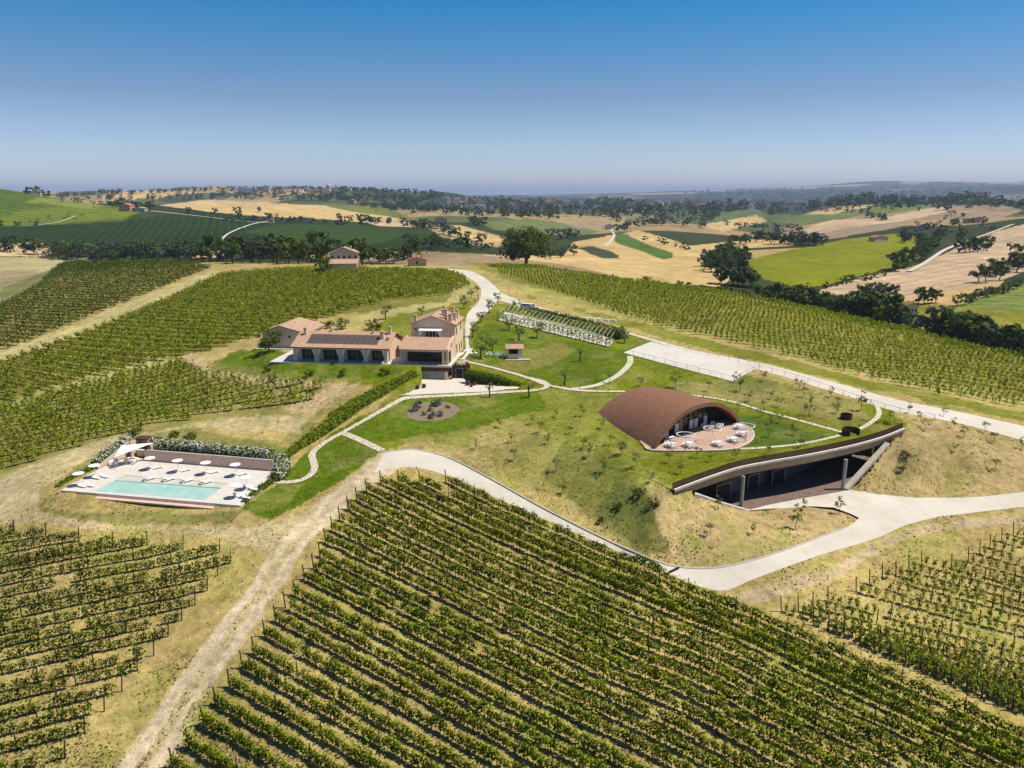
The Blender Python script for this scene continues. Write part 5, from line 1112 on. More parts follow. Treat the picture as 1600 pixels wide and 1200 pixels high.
# ------------------------------------------------------------ hedges
def hedge(name, pts, mat, label, cat='hedge', dens=22, size=.26, group=None, core=True, petals=0.0, tiers=1):
    """pts: list of (x, y, zbase, width, height) along the hedge"""
    P = np.array(pts, float); d = np.append(0, np.cumsum(np.linalg.norm(np.diff(P[:, :2], axis=0), axis=1))); n = max(6, int(d[-1] / .8)); t = np.linspace(0, d[-1], n); Q = np.column_stack([np.interp(t, d, P[:, k]) for k in range(5)])
    rg = np.random.default_rng(int(abs(P[0, 0] * 10)) + n); org = Q[0, :3].copy(); e = empty(name, org, label=label, cat=cat, group=group)
    area = (Q[:, 4] * 2 + Q[:, 3]).mean() * d[-1]; N = int(area * dens); s = rg.uniform(0, d[-1], N); B = np.column_stack([np.interp(s, d, P[:, k]) for k in range(5)])
    i = np.clip(np.searchsorted(d, s) - 1, 0, len(P) - 2); tg = (P[i + 1, :2] - P[i, :2]); tg /= np.linalg.norm(tg, axis=1)[:, None]; nr = np.column_stack([-tg[:, 1], tg[:, 0]])
    w, h = B[:, 3], B[:, 4]; lump = 1 + .16 * np.sin(s * 2.1 + org[0]) * np.sin(s * .83) + .08 * np.sin(s * 5.3); ph = rg.uniform(0, 1, N); top = ph < (w / (w + 2 * h)); side = rg.choice([-1, 1], N)
    y = np.where(top, rg.uniform(-.5, .5, N) * w, side * w * .5) * lump + rg.normal(size=N) * .09; z = np.where(top, h * lump, rg.uniform(0.02, 1, N) * h * lump) + rg.normal(size=N) * .09
    z = z - np.where(np.abs(y) > w * .4, .12 * (z / h) ** 4, 0)
    C_ = np.column_stack([B[:, :2] + nr * y[:, None], B[:, 2] + z]) - org; nv = np.column_stack([nr * np.where(top, y * .5, side)[:, None], np.where(top, 1.0, .35)]) + rg.normal(size=(N, 3)) * .5
    V = leaf_quads(C_, nv, size, rg).reshape(-1, 3)
    link('foliage', mesh_np('foliage', V, quadF(N), mat), e, kind='stuff')
    if petals:
        M_ = int(N * petals); k = rg.choice(N, M_, replace=False); off = nv[k] / np.linalg.norm(nv[k], axis=1)[:, None] * .12
        kk = z[k] > h[k] * .35; cen = (C_[k] + off)[kk]; link('blossom', mesh_np('blossom', leaf_quads(cen, nv[k][kk], size * .85, rg).reshape(-1, 3), quadF(len(cen)), 'petal'), e, kind='stuff')
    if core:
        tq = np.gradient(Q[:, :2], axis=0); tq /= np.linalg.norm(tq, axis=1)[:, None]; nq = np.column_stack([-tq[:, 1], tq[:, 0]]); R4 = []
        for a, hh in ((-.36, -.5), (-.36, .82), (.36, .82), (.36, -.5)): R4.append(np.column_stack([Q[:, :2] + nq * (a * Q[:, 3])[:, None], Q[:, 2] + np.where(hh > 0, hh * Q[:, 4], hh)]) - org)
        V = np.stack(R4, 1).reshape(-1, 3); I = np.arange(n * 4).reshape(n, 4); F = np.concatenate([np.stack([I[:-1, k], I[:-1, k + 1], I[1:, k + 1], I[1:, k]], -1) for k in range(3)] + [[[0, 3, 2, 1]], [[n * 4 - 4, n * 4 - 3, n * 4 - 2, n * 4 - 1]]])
        link('light_block_core', mesh_np('light_block_core', V, F, 'leaf_dark'), e)  # unseen dark box added inside the leaves to block light
    return e
def hp(px, py, w, h, z=None, top=False):
    p = wz(px, py, z) if z is not None else (att(px, py) if top else at(px, py)); return (p.x, p.y, p.z - .05, w, h)
hedge('long_hedge', [hp(655, 601, 1.3, 2.6, -3.1), hp(636, 607, 1.5, 2.5, -3.3), hp(600, 623, 1.6, 2.3, -3.9), hp(556, 643, 1.6, 2.1, -4.9), hp(525, 661, 1.5, 1.8, -5.6), hp(494, 682, 1.4, 1.5, -6.4), hp(462, 704, 1.1, 1.1, -7.2), hp(443, 720, .8, .8, -7.6)], 'hedge', 'long bright green hedge running down from the farmhouse terrace towards the pool', dens=30, size=.24)
hedge('long_hedge', [hp(648, 588, 1.1, 1.5, -1.3), hp(625, 599, 1.2, 1.4, -1.9), hp(590, 614, 1.2, 1.3, -2.9), hp(550, 634, 1.1, 1.1, -4.2), hp(515, 654, 1.0, .9, -5.3)], 'hedge', 'upper band of hedge along the top of the bank between house and pool', dens=30, size=.24)
hedge('ivy_wall', [hp(728, 598, .8, 3.1, -3.05), hp(760, 600, .9, 2.3, -3.05), hp(790, 602, .9, 1.5, -3.05), hp(824, 605, .6, .5, -3.05)], 'hedge', 'ivy-covered retaining wall tapering away to the right of the courtyard', 'ivy wall', dens=34, size=.22)
hedge('ivy_wall', [hp(733, 584, .9, 1.0, -1.0), hp(770, 590, .9, .9, -1.5), hp(800, 598, .8, .7, -2.3)], 'hedge', 'low strip of ivy above the courtyard retaining wall', 'ivy wall', dens=34, size=.22)
hedge('clipped_hedge', [hp(826, 490, 1.6, 1.7), hp(860, 497, 1.8, 1.9), hp(900, 507, 1.9, 2.0), hp(940, 519, 2.0, 2.1), hp(972, 530, 2.4, 2.3)], 'leaf', 'dark clipped hedge between the upper road and the parking trellis', dens=14, size=.4)
hedge('oleander_hedge', [hp(236, 702, 1.5, 1.7, -6.9), hp(290, 706, 1.5, 1.7, -6.9), hp(350, 712, 1.5, 1.7, -6.9), hp(425, 719, 1.5, 1.7, -6.9)], 'oleander', 'white-flowering oleander hedge behind the low pool wall', dens=30, petals=.6)
hedge('oleander_hedge', [hp(432, 726, 1.8, 1.9, -7.7), hp(446, 733, 1.9, 1.7, -7.8), hp(438, 744, 1.9, 1.6, -7.9), hp(430, 751, 1.5, 1.2, -7.9)], 'oleander', 'white-flowering oleanders turning the right corner of the pool terrace', dens=30, petals=.6)
hedge('oleander_hedge', [hp(147, 729, 1.0, 1.0, -8.0), hp(165, 720, 1.4, 1.5, -7.9), hp(185, 708, 1.5, 1.8, -7.6), hp(200, 697, 1.4, 1.8, -7.4)], 'oleander', 'white-flowering oleanders sloping up the left side of the pool terrace', dens=30, petals=.6)
hedge('oleander_hedge', [hp(240, 706, 1.6, 2.2, -7.2), hp(262, 702, 1.6, 1.8, -7.2)], 'oleander', 'short clump of white oleander to the right of the poolside bar roof', dens=30, petals=.6)
hedge('border_hedge', [hp(90, 764, .8, .6, -8.5), hp(110, 752, .9, .8, -8.4), hp(130, 742, .9, .8, -8.3), hp(150, 732, .9, .8, -8.2)], 'leaf', 'low green border plants along the left edge of the pool terrace', 'border planting', dens=30)
hedge('border_hedge', [hp(380, 789, .8, .6, -8.4), hp(400, 772, .9, .7, -8.4), hp(424, 756, .9, .9, -8.3)], 'leaf', 'low green border plants along the right edge of the pool terrace', 'border planting', dens=30)

# ------------------------------------------------------------ trees of the garden
rg = np.random.default_rng(3)
def order_lab(items, text):
    it = sorted(items, key=lambda q: q[0]); return [(q, text(i + 1)) for i, q in enumerate(it)]
tree2(BROAD[0], at(421, 551), 1.0, 0, 'round leafy tree standing alone on the lawn in front of the barn', None, 'shade_tree')
for (px, py, s), lab in order_lab([(778, 473, .95), (764, 489, 1.1), (806, 483, .85), (751, 504, .95), (739, 527, 1.0), (751, 560, 1.35), (769, 547, .95), (795, 516, 1.0), (839, 528, 1.15), (811, 531, 1.1), (725, 482, .9), (736, 466, .9), (745, 457, .8), (722, 474, .8), (602, 499, 1.2), (659, 492, .8), (968, 530, 1.1), (976, 536, .9)], lambda i: f'mature olive tree in the garden round the farmhouse, {nth(i)} from the left'):
    tree2(OLIVE[rg.integers(5)], at(px, py), s, rg.uniform(0, 6), lab, 'garden olive trees', 'olive_tree')
for (px, py, s), lab in order_lab([(906, 565, 1.0), (882, 602, 1.0), (827, 621, .95), (765, 621, .95)], lambda i: f'hard-pruned bare-limbed olive on the lower lawn, {nth(i)} from the left'):
    tree2(PRUNED[rg.integers(2)], att(px, py), s, rg.uniform(0, 6), lab, 'pruned olives on the lower lawn', 'pruned_olive_tree')
sap1 = [(833, 663), (869, 652), (800, 691), (744, 702), (892, 677), (845, 677), (856, 694), (803, 719), (869, 737), (880, 772), (943, 741), (971, 711), (942, 737), (921, 714), (911, 701), (941, 669), (954, 695), (995, 730), (973, 710), (910, 650), (780, 668)]
for (px, py), lab in order_lab(sap1, lambda i: f'young olive on the dry slope left of the brown hall, {nth(i)} from the left'):
    tree2(SAP[rg.integers(6)], att(px, py), rg.uniform(.8, 1.15), rg.uniform(0, 6), lab, 'young olives on the slope left of the hall', 'olive_sapling')
sap2 = [(1018, 753), (1045, 724), (1063, 741), (1109, 722), (1150, 719), (1023, 703), (1089, 716), (1200, 712), (1201, 684), (1204, 664), (1240, 680), (1251, 700), (1192, 640), (1216, 661), (1154, 640), (1190, 652)]
for (px, py), lab in order_lab(sap2, lambda i: f'young olive growing on the grass roof in front of the hall, {nth(i)} from the left'):
    tree2(SAP[rg.integers(6)], att(px, py), rg.uniform(.75, 1.1), rg.uniform(0, 6), lab, 'young olives on the grass roof', 'olive_sapling')
sap3 = [(953, 599), (1056, 607), (1108, 611), (1156, 612), (1148, 598), (1192, 596), (1204, 624), (1248, 609), (1256, 621), (1298, 621), (1308, 634), (1266, 636), (1216, 636), (1263, 650), (1346, 642), (1307, 646), (1170, 628), (1000, 604)]
for (px, py), lab in order_lab(sap3, lambda i: f'young olive between the hall and the upper gravel road, {nth(i)} from the left'):
    big = (px, py) in ((1346, 642), (1056, 607), (1156, 612)); tree2(SAP[rg.integers(6)], att(px, py), rg.uniform(.9, 1.2) * (1.6 if big else 1), rg.uniform(0, 6), lab, 'young olives by the upper road', 'olive_sapling')
sap4 = [(1390, 658), (1420, 646), (1438, 658), (1446, 672), (1490, 670), (1506, 684), (1492, 706), (1552, 692), (1538, 676), (1596, 702), (1475, 650), (1555, 735)]
for (px, py), lab in order_lab(sap4, lambda i: f'young olive on the dry bank right of the railing, {nth(i)} from the left'):
    tree2(SAP[rg.integers(6)], att(px, py), rg.uniform(.85, 1.15), rg.uniform(0, 6), lab, 'young olives on the dry bank', 'olive_sapling')
sap5 = [(1121, 796, 1.0), (1109, 836, .85), (1177, 836, .9), (1242, 826, 1.4), (1252, 808, 1.3), (1310, 803, 1.35)]
for (px, py, s), lab in order_lab(sap5, lambda i: f'small olive on the dry mound in front of the cellar, {nth(i)} from the left'):
    tree2(SAP[rg.integers(6)], att(px, py), s, rg.uniform(0, 6), lab, 'small olives on the dry mound', 'olive_sapling')
bushes = [(418, 580, .9, 'left of the lawn below the arcade'), (485, 587, 1.1, 'on the lawn below the arcade, second from the left'), (537, 587, 1.0, 'on the lawn below the arcade, third from the left'), (602, 585, 1.2, 'beside the top of the long hedge'), (522, 569, .6, 'against the arcade terrace'), (582, 515, 2.0, 'behind the arcade wing, right one'), (512, 513, 1.8, 'behind the arcade wing, leftmost'), (535, 514, 1.8, 'behind the arcade wing, between two others'), (211, 680, 1.25, 'above the left end of the poolside bar'), (272, 683, .95, 'above the oleanders, leftmost of three'), (301, 685, .95, 'above the oleanders, rightmost of three'), (291, 691, .8, 'above the oleanders, lowest of three'), (1414, 716, .8, 'on the bank below the right end of the railing'), (1408, 735, .7, 'beside the sloping beam of the cellar'), (998, 775, .9, 'on the rough slope left of the cellar mound'), (965, 795, .8, 'low on the rough slope left of the cellar mound'), (1020, 790, .8, 'at the left foot of the cellar mound'), (940, 815, .6, 'just above the kerb of the gravel road'), (1010, 440, 2.6, 'at the crest of the right vineyard, left one'), (1063, 446, 2.2, 'at the crest of the right vineyard, yellowish one')]
for px, py, s, wh in bushes: tree2(BUSH[rg.integers(3)], att(px, py), s, rg.uniform(0, 6), f'rounded bush {wh}', 'garden bushes', 'bush', 'bush')
# lavender bed
lc = at(676, 643); bed = empty('lavender_bed', lc, label='round bed of grey lavender mounds set in the lawn', cat='flower bed')
mb = MB(); 
for k in range(28):
    a, b = 2 * math.pi * k / 28, 2 * math.pi * (k + 1) / 28; A_ = (math.cos(a) * 4.9 + lc.x, math.sin(a) * 4.9 + lc.y); B_ = (math.cos(b) * 4.9 + lc.x, math.sin(b) * 4.9 + lc.y)
    mb.face([(0, 0, .12), (A_[0] - lc.x, A_[1] - lc.y, gz(*A_) - lc.z + .07), (B_[0] - lc.x, B_[1] - lc.y, gz(*B_) - lc.z + .07)], 'soil') if 0 else None
MAT['soil'] = M_plain('bare_soil', (.23, .18, .12), 1, 2.5, .2, .03); mb = MB()
for k in range(28):
    pts = []
    for a in (2 * math.pi * k / 28, 2 * math.pi * (k + 1) / 28): x, y = math.cos(a) * 4.9, math.sin(a) * 4.9; pts.append((x, y, gz(lc.x + x, lc.y + y) - lc.z + .05))
    mb.face([(0, 0, .1)] + pts, 'soil')
mb.link('soil', bed)
LAV = [tree_mesh(110 + i, .8, .75, .1, 9, 260, .16, 'lavender', limbs=0, tr=.03, spread=.5, ch=.9, one=True, name='lavender_mound') for i in range(2)]
for k, (px, py, s) in enumerate(((654, 636, 1.4), (681, 634, 1.7), (648, 643, 1.1), (642, 644, .8), (676, 653, 1.3), (687, 650, 1.1), (672, 643, .9), (700, 638, .8), (662, 649, .8))):
    p = at(px, py); link('lavender_mound', LAV[k % 2], bed, p - lc, rg.uniform(0, 6), s)

# ------------------------------------------------------------ trees of the country beyond
FT = []   # px, py, height, material
def belt(P, n, h0, h1, mt, jy=2.0, jx=4.0):
    L = resamp(np.array(P, float), n)
    for x, y in L: FT.append((x + rg.normal() * jx, y + rg.normal() * jy * .6, rg.uniform(h0, h1) * 1.35, mt if isinstance(mt, str) else mt[rg.integers(len(mt))], None))
def region(P, n, h0, h1, mt):
    P = np.array(P, float); c = 0
    while c < n:
        x = rg.uniform(P[:, 0].min(), P[:, 0].max()); y = rg.uniform(P[:, 1].min(), P[:, 1].max())
        if inpoly(np.array([x]), np.array([y]), P)[0]: FT.append((x, y, rg.uniform(h0, h1) * 1.3, mt if isinstance(mt, str) else mt[rg.integers(len(mt))], None)); c += 1
LD, LF, LG = 'leaf_dark', 'leaf_far', 'leaf_grey'
belt([(80, 404), (200, 407), (330, 409), (478, 411)], 36, 8, 13, (LD, LD, LG, 'leaf'), 1)
belt([(100, 399), (240, 402), (470, 404)], 22, 9, 13, (LD, LG), 2)
belt([(-10, 390), (60, 398)], 9, 8, 14, LD, 3)
belt([(488, 412), (520, 402)], 5, 9, 13, LD, 2); belt([(562, 416), (600, 410), (655, 402)], 12, 7, 12, (LD, 'leaf'), 3); belt([(500, 428), (512, 425)], 3, 5, 7, 'leaf', 1)
belt([(300, 384), (480, 385)], 10, 5, 8, LD, 2); belt([(0, 354), (60, 352)], 3, 5, 7, LD, 2)
belt([(360, 348), (440, 344), (520, 352), (590, 352)], 18, 6, 10, LD, 2); belt([(525, 345), (590, 350)], 6, 9, 12, LD, 2)
belt([(300, 335), (380, 336), (405, 333)], 4, 8, 10, LD, 1); belt([(330, 345), (470, 346)], 12, 3, 5, LF, 1)
belt([(560, 345), (640, 352)], 8, 7, 10, LD, 2); belt([(640, 352), (690, 362), (745, 382)], 16, 7, 11, (LD, LG), 3)
belt([(640, 386), (760, 388)], 16, 5, 9, (LD, LG), 3); belt([(650, 332), (760, 335), (860, 342)], 30, 11, 15, LD, 2); belt([(735, 350), (760, 354)], 6, 9, 12, LD, 2)
belt([(860, 372), (900, 372)], 5, 8, 11, LG, 2); belt([(865, 405), (890, 400)], 4, 6, 8, LG, 2)
region([(1080, 420), (1110, 400), (1165, 408), (1180, 425), (1120, 428)], 24, 8, 12, (LD, LG, LF)); belt([(1125, 445), (1175, 448)], 8, 7, 10, (LD, LF), 2)
belt([(960, 362), (1020, 352)], 9, 9, 13, LD, 2); belt([(1000, 350), (1100, 356)], 10, 8, 11, LD, 2); belt([(1010, 375), (1075, 390)], 7, 4, 6, LF, 1)
belt([(1140, 388), (1180, 378), (1290, 384)], 20, 7, 11, (LD, LG, LF), 2); belt([(1130, 352), (1250, 362)], 18, 8, 12, (LD, LF), 3); region([(1190, 362), (1250, 360), (1290, 372), (1250, 384), (1190, 378)], 22, 6, 9, (LG, LF))
belt([(1205, 334), (1330, 320)], 16, 9, 14, LD, 1); belt([(1340, 318), (1480, 314)], 24, 10, 14, LD, 1); belt([(1495, 320), (1600, 324)], 16, 10, 15, LD, 2)
region([(1430, 350), (1480, 336), (1545, 345), (1560, 356), (1500, 378), (1440, 394), (1405, 378)], 52, 5, 10, (LD, LF, LG)); belt([(1360, 340), (1385, 344)], 7, 8, 12, LD, 1)
belt([(1393, 426), (1440, 405), (1458, 393)], 8, 9, 12, LD, 2); belt([(1500, 396), (1545, 392)], 8, 9, 11, LD, 1); belt([(1290, 450), (1385, 430)], 11, 3, 5, 'leaf', 1)
belt([(1530, 442), (1600, 418)], 10, 7, 11, (LD, 'leaf'), 2); belt([(1440, 474), (1462, 474)], 4, 6, 8, LD, 1); belt([(1495, 478), (1600, 448)], 12, 3, 5, LD, 1); belt([(1340, 470), (1400, 462)], 7, 6, 9, (LG, LD), 2); belt([(1585, 410), (1600, 408)], 2, 10, 12, LD, 1)
belt([(46, 304), (60, 306), (100, 312)], 5, 9, 13, LD, 1); belt([(100, 315), (230, 324)], 14, 4, 7, 'leaf', 1); belt([(170, 322), (235, 328)], 8, 8, 11, LD, 1)
region([(0, 352), (40, 345), (160, 322), (120, 345)], 16, 2, 3, 'leaf')
n_thing = len(FT)
belt([(100, 308), (200, 303), (350, 298), (500, 299), (640, 302), (690, 307)], 120, 10, 18, LD, 1); region([(100, 312), (350, 303), (690, 308), (700, 320), (560, 316), (400, 312)], 190, 10, 15, (LD, LF))
region([(690, 312), (1290, 311), (1280, 326), (1100, 334), (800, 330)], 330, 12, 20, (LD, LF)); region([(560, 322), (700, 322), (720, 332), (600, 330)], 60, 9, 14, LD)
region([(940, 330), (1130, 335), (1120, 348), (960, 350)], 60, 8, 13, LD); region([(1180, 310), (1600, 306), (1600, 315), (1200, 325)], 150, 13, 20, (LD, LF)); region([(1060, 300), (1600, 290), (1600, 308), (1060, 309)], 160, 20, 40, LF)
region([(1190, 316), (1600, 312), (1600, 326), (1200, 336)], 110, 8, 13, (LD, LF)); region([(660, 322), (1000, 318), (1120, 328), (900, 342), (720, 338)], 150, 9, 14, (LD, LF)); region([(480, 303), (680, 304), (700, 312), (560, 316)], 70, 9, 14, LD)
# belt in the valley behind the right vineyard: given by its tops
tops = [(1080, 452), (1100, 445), (1120, 440), (1150, 440), (1180, 438), (1205, 436), (1235, 440), (1262, 436), (1285, 448), (1310, 452), (1335, 452), (1360, 446), (1385, 450), (1405, 466), (1430, 482), (1455, 484), (1480, 474), (1500, 472), (1520, 484), (1545, 492), (1570, 498), (1595, 504), (1620, 508), (1660, 515)]
for k, (x, yt) in enumerate(tops):
    for r_ in range(2):
        xx = x + rg.uniform(-9, 9) + r_ * 11; Y = np.interp(xx, [1080, 1200, 1300, 1450, 1600], [430, 400, 360, 312, 272]) + r_ * 8; s, q = pix_dir(xx, yt + rg.uniform(0, 7) + r_ * 4); FT.append((xx, yt, None, (LD, LD, LG)[rg.integers(3)] if x > 1285 else (LG, LF, LD)[rg.integers(3)], (float(s * Y), float(Y), float(HC + q * Y))))
pts = at_many([f[0] for f in FT], [f[1] for f in FT]); TL = []
for i, f in enumerate(FT):
    x, y, z = pts[0][i], pts[1][i], pts[2][i]; h = f[2]
    if f[4]: x, y = f[4][:2]; z = gz(x, y); h = max(5, f[4][2] - z)
    TL.append((h / y * 1200, i, x, y, z, h, f[3], f[0]))
TL.sort(reverse=True)
def zone(px, y):
    if y > 2000: return 'on the far ridge'
    if px < 485: return 'behind the left vineyards' if y < 700 else 'on the far fields at the left'
    if px < 900: return 'near the small farmhouse' if y < 500 else 'among the fields behind the oak'
    if px > 1070 and y < 450: return 'in the valley behind the right vineyard'
    return 'among the wheat slopes in the middle distance' if px < 1200 else 'round the sunflower field and wheat on the right'
big = TL[:285]; rest = TL[285:]; big.sort(key=lambda t: t[7]); cnt = {}
for ap, i, x, y, z, h, mt, px in big:
    zz = zone(px, y); cnt[zz] = cnt.get(zz, 0) + 1; me = FARV[mt][rg.integers(5)]
    tone = {'leaf_dark': 'dark', 'leaf_far': 'bluish', 'leaf_grey': 'greyish', 'leaf': 'green'}[mt]
    link('tree', me, None, (x, y, z - .3), rg.uniform(0, 6), (h / 10 * rg.uniform(.85, 1.2), h / 10 * rg.uniform(.85, 1.2), h / 10), label=f'{tone} tree {zz}, {nth(cnt[zz])} from the left there', cat='tree', group=f'trees {zz}')
# the remaining far trees read as one mass
VV, FF, MI, o = [], [], [], 0; small = {}
for k, mt in enumerate((LD, LF, LG, 'leaf')):
    for j in range(3):
        V, F, _ = crown(np.random.default_rng(200 + k * 3 + j), 4.3, 9, 5.0, 8, 46, 2.3, .42); small[(mt, j)] = (V, F)
for ap, i, x, y, z, h, mt, px in rest:
    V, F = small[(mt, int(rg.integers(3)))]; a = rg.uniform(0, 6); c_, s_ = math.cos(a), math.sin(a); w = h / 10 * rg.uniform(.9, 1.5)
    VV.append(np.column_stack([(V[:, 0] * c_ - V[:, 1] * s_) * w + x, (V[:, 0] * s_ + V[:, 1] * c_) * w + y, V[:, 2] * h / 10 + z - .5])); FF.append(F + o); o += len(V); MI += [(LD, LF, LG, 'leaf').index(mt)] * len(F)
link('distant_woodland', mesh_np('distant_woodland', np.vstack(VV), np.vstack(FF), [LD, LF, LG, 'leaf'], mi=MI), kind='stuff', label='bluish green distant woodland scattered over the ridges and the plain', cat='woodland')
cyp = at(130, 399); link('cypress_tree', CYP, None, (cyp.x, cyp.y, cyp.z), 0, (1.2, 1.2, .95), label='tall dark cypress beside the pale farmhouse in the left tree belt', cat='tree')
# weeds and dry tufts that break up the bare ground
rgt = np.random.default_rng(77); N = 60000; px = rgt.uniform(-40, 1640, N); py = 1200 - (rgt.random(N) ** 1.3) * 620
X, Y, Zq = at_many(px, py, ZTOP); keep = ~np.any([inpoly(X, Y, p_) for p_, _ in ROADMASK] + [inpoly(X, Y, [q[:2] for q in pool_w]), inpoly(X, Y, [tuple(hl(-22, -3)[:2]), tuple(hl(14, -3)[:2]), tuple(hl(16, 24)[:2]), tuple(hl(-35, 24)[:2])]), inpoly(X, Y, [tuple(q) for q in court_w]), inpoly(X, Y, [p[:2] for p in tw]), inpoly(X, Y, [p[:2] for p in (dFL, dFR, dBR, dBL)]), inpoly(X, Y, [tuple(q) for q in fore_w]), inpoly(X, Y, [tuple(q)[:2] for q in gar_w]) & (bil(Z, X, Y) < -8.5), Y > 260], axis=0)
clust = vnoise(X / 2.0, Y / 2.0, 55) + .7 * vnoise(X / 7, Y / 7, 56); keep &= (rgt.random(N) < np.clip(.3 + clust * .55, .04, 1)); keep &= bil(C[..., 0], X, Y) < .455; X, Y, Zq = X[keep], Y[keep], Zq[keep]; M_ = len(X)
c = np.column_stack([X, Y, Zq + .06]); nr = rgt.normal(size=(M_, 3)) + [0, 0, .3]; V = leaf_quads(c, nr, rgt.uniform(.14, .34, M_), rgt)
MAT['weed'] = M_leaf('weeds', (.08, .11, .02), (.22, .22, .06), .3, .4); MAT['straw'] = M_leaf('dry_straw', (.26, .20, .09), (.46, .36, .18), .3, .4)
rr = bil(C[..., 0], X, Y)
gcol = bil(C[..., 0], X, Y) - bil(C[..., 1], X, Y); mi = np.where(gcol + rgt.normal(size=M_) * .06 > .045, 1, 0)
link('weeds', mesh_np('weeds', V.reshape(-1, 3), quadF(M_), ['weed', 'straw'], mi=mi), kind='stuff', label='scattered green weeds and straw tufts over the dry ground', cat='weeds')
# ------------------------------------------------------------ pool furniture
UMB_C = MB().disc((0, 0, 2.0), .82, 'white', 18, .05, .12).me('canopy'); UMB_P = MB().tube([(0, 0, 0), (0, 0, 2.1)], .035, 'white', 6).me('pole'); UMB_B = MB().disc((0, 0, .08), .28, 'white', 12, .08).me('base')
def umbrella(p, lab, group, rz=0):
    e = empty('parasol', p, rz, label=lab, cat='parasol', group=group); link('canopy', UMB_C, e); link('pole', UMB_P, e); link('base', UMB_B, e); return e
def pool_pt(px, py): p = wz(px, py, PZ); return p
ulab = ['leftmost of the four parasols along the pool wall', 'second of the four parasols along the pool wall', 'third of the four parasols along the pool wall', 'rightmost of the four parasols along the pool wall', 'round white parasol at the front left corner of the pool terrace', 'round white parasol on the left edge of the pool terrace', 'pale parasol on the right edge of the pool terrace', 'pale parasol at the front right corner of the pool terrace']
for k, (px, py) in enumerate(((236, 734), (279, 738), (323, 741.5), (369, 744.5), (125, 759), (149.5, 746), (386, 765), (370, 778))):
    umbrella(pool_pt(px, py), ulab[k] if k > 3 else 'round white parasol, ' + ulab[k], 'white parasols round the pool')
LF_ = MB().box(-.33, -.95, .18, .33, .95, .24, 'white').box(-.3, -.85, 0, -.24, -.79, .18, 'white').box(.24, -.85, 0, .3, -.79, .18, 'white').box(-.3, .79, 0, -.24, .85, .18, 'white').box(.24, .79, 0, .3, .85, .18, 'white').me('frame')
LC_ = MB().box(-.31, -.93, .245, .31, .30, .31, 'whitecloth').me('seat'); LB_ = MB().bar((0, .30, .30), (0, .88, .68), .62, .07, 'whitecloth').me('backrest')
def lounger(p, rz, lab, group='white loungers round the pool', s=.85):
    e = empty('sun_lounger', p, rz, label=lab, cat='sun lounger', group=group); e.scale = (s,) * 3; link('frame', LF_, e); link('seat', LC_, e); link('backrest', LB_, e)
nm = ('leftmost', 'second', 'third', 'rightmost')
for k, (px, py) in enumerate(((240, 731), (284, 735), (328, 738), (373, 741))):
    for j, dx in enumerate((-4, 6)): lounger(pool_pt(px + dx, py + 1), PA - .75, f"white lounger {'left' if j == 0 else 'right'} of the pair under the {nm[k]} wall parasol")
for k, (px, py, w) in enumerate(((128, 761, 'near the front left corner of the terrace'), (150, 748, 'on the left side of the terrace'), (388, 763, 'on the right side of the terrace'), (372, 777, 'near the front right corner of the terrace'), (396, 766, 'on the right edge of the terrace'), (140, 760, 'left of the pool by the front corner'), (163, 746, 'left of the pool by its upper corner'), (384, 779, 'at the front right edge of the terrace'))):
    lounger(pool_pt(px, py), PA + 1.4, 'white sun lounger ' + w)
for k, (px, py) in enumerate(((233.7, 749), (263.7, 750), (292.5, 752), (322, 754.5))):
    lounger(pool_pt(px, py) + Vector((0, 0, -.05)), PA + 2.6, f'white in-water lounger on the shallow pool ledge, {nm[k]} of four', 'in-water loungers', 1.0)
CHM = MB(); CHM.box(-.22, -.22, .42, .22, .22, .46, 'white').box(-.22, .18, .46, .22, .22, .85, 'white')
for a, b in ((-.2, -.2), (.2, -.2), (-.2, .2), (.2, .2)): CHM.box(a - .02, b - .02, 0, a + .02, b + .02, .42, 'white')
CHM = CHM.me('chair'); TOPM = MB().box(-.62, -.42, .70, .62, .42, .75, 'white').me('tabletop'); LEGM = MB().box(-.03, -.03, 0, .03, .03, .70, 'white').me('leg')
def table(p, rz, lab, group):
    e = empty('table', p, rz, label=lab, cat='table', group=group); link('tabletop', TOPM, e)
    for a, b in ((-.55, -.35), (.55, -.35), (-.55, .35), (.55, .35)): link('leg', LEGM, e, (a, b, 0))
def chair(p, rz, lab, group): link('chair', CHM, None, p, rz, label=lab, cat='chair', group=group)
def dining(p, rz, where, group, n=4):
    table(p, rz, f'white dining table {where}', group + ' tables')
    for q, (a, b, r_) in enumerate(((-.32, -.72, math.pi), (.35, -.68, math.pi), (-.3, .70, 0), (.33, .74, 0))[:n]):
        o = Vector((a * math.cos(rz) - b * math.sin(rz), a * math.sin(rz) + b * math.cos(rz), 0)); chair(p + o, rz + r_ + rng.uniform(-.25, .25), f'chair at {("near left", "near right", "far left", "far right")[q]} corner of table {where}', group + ' chairs')
for k, (px, py, w) in enumerate(((178, 727, 'left under the shade sail'), (205, 724, 'right under the shade sail'))): dining(pool_pt(px, py), .4 + k, w, 'poolside bar')
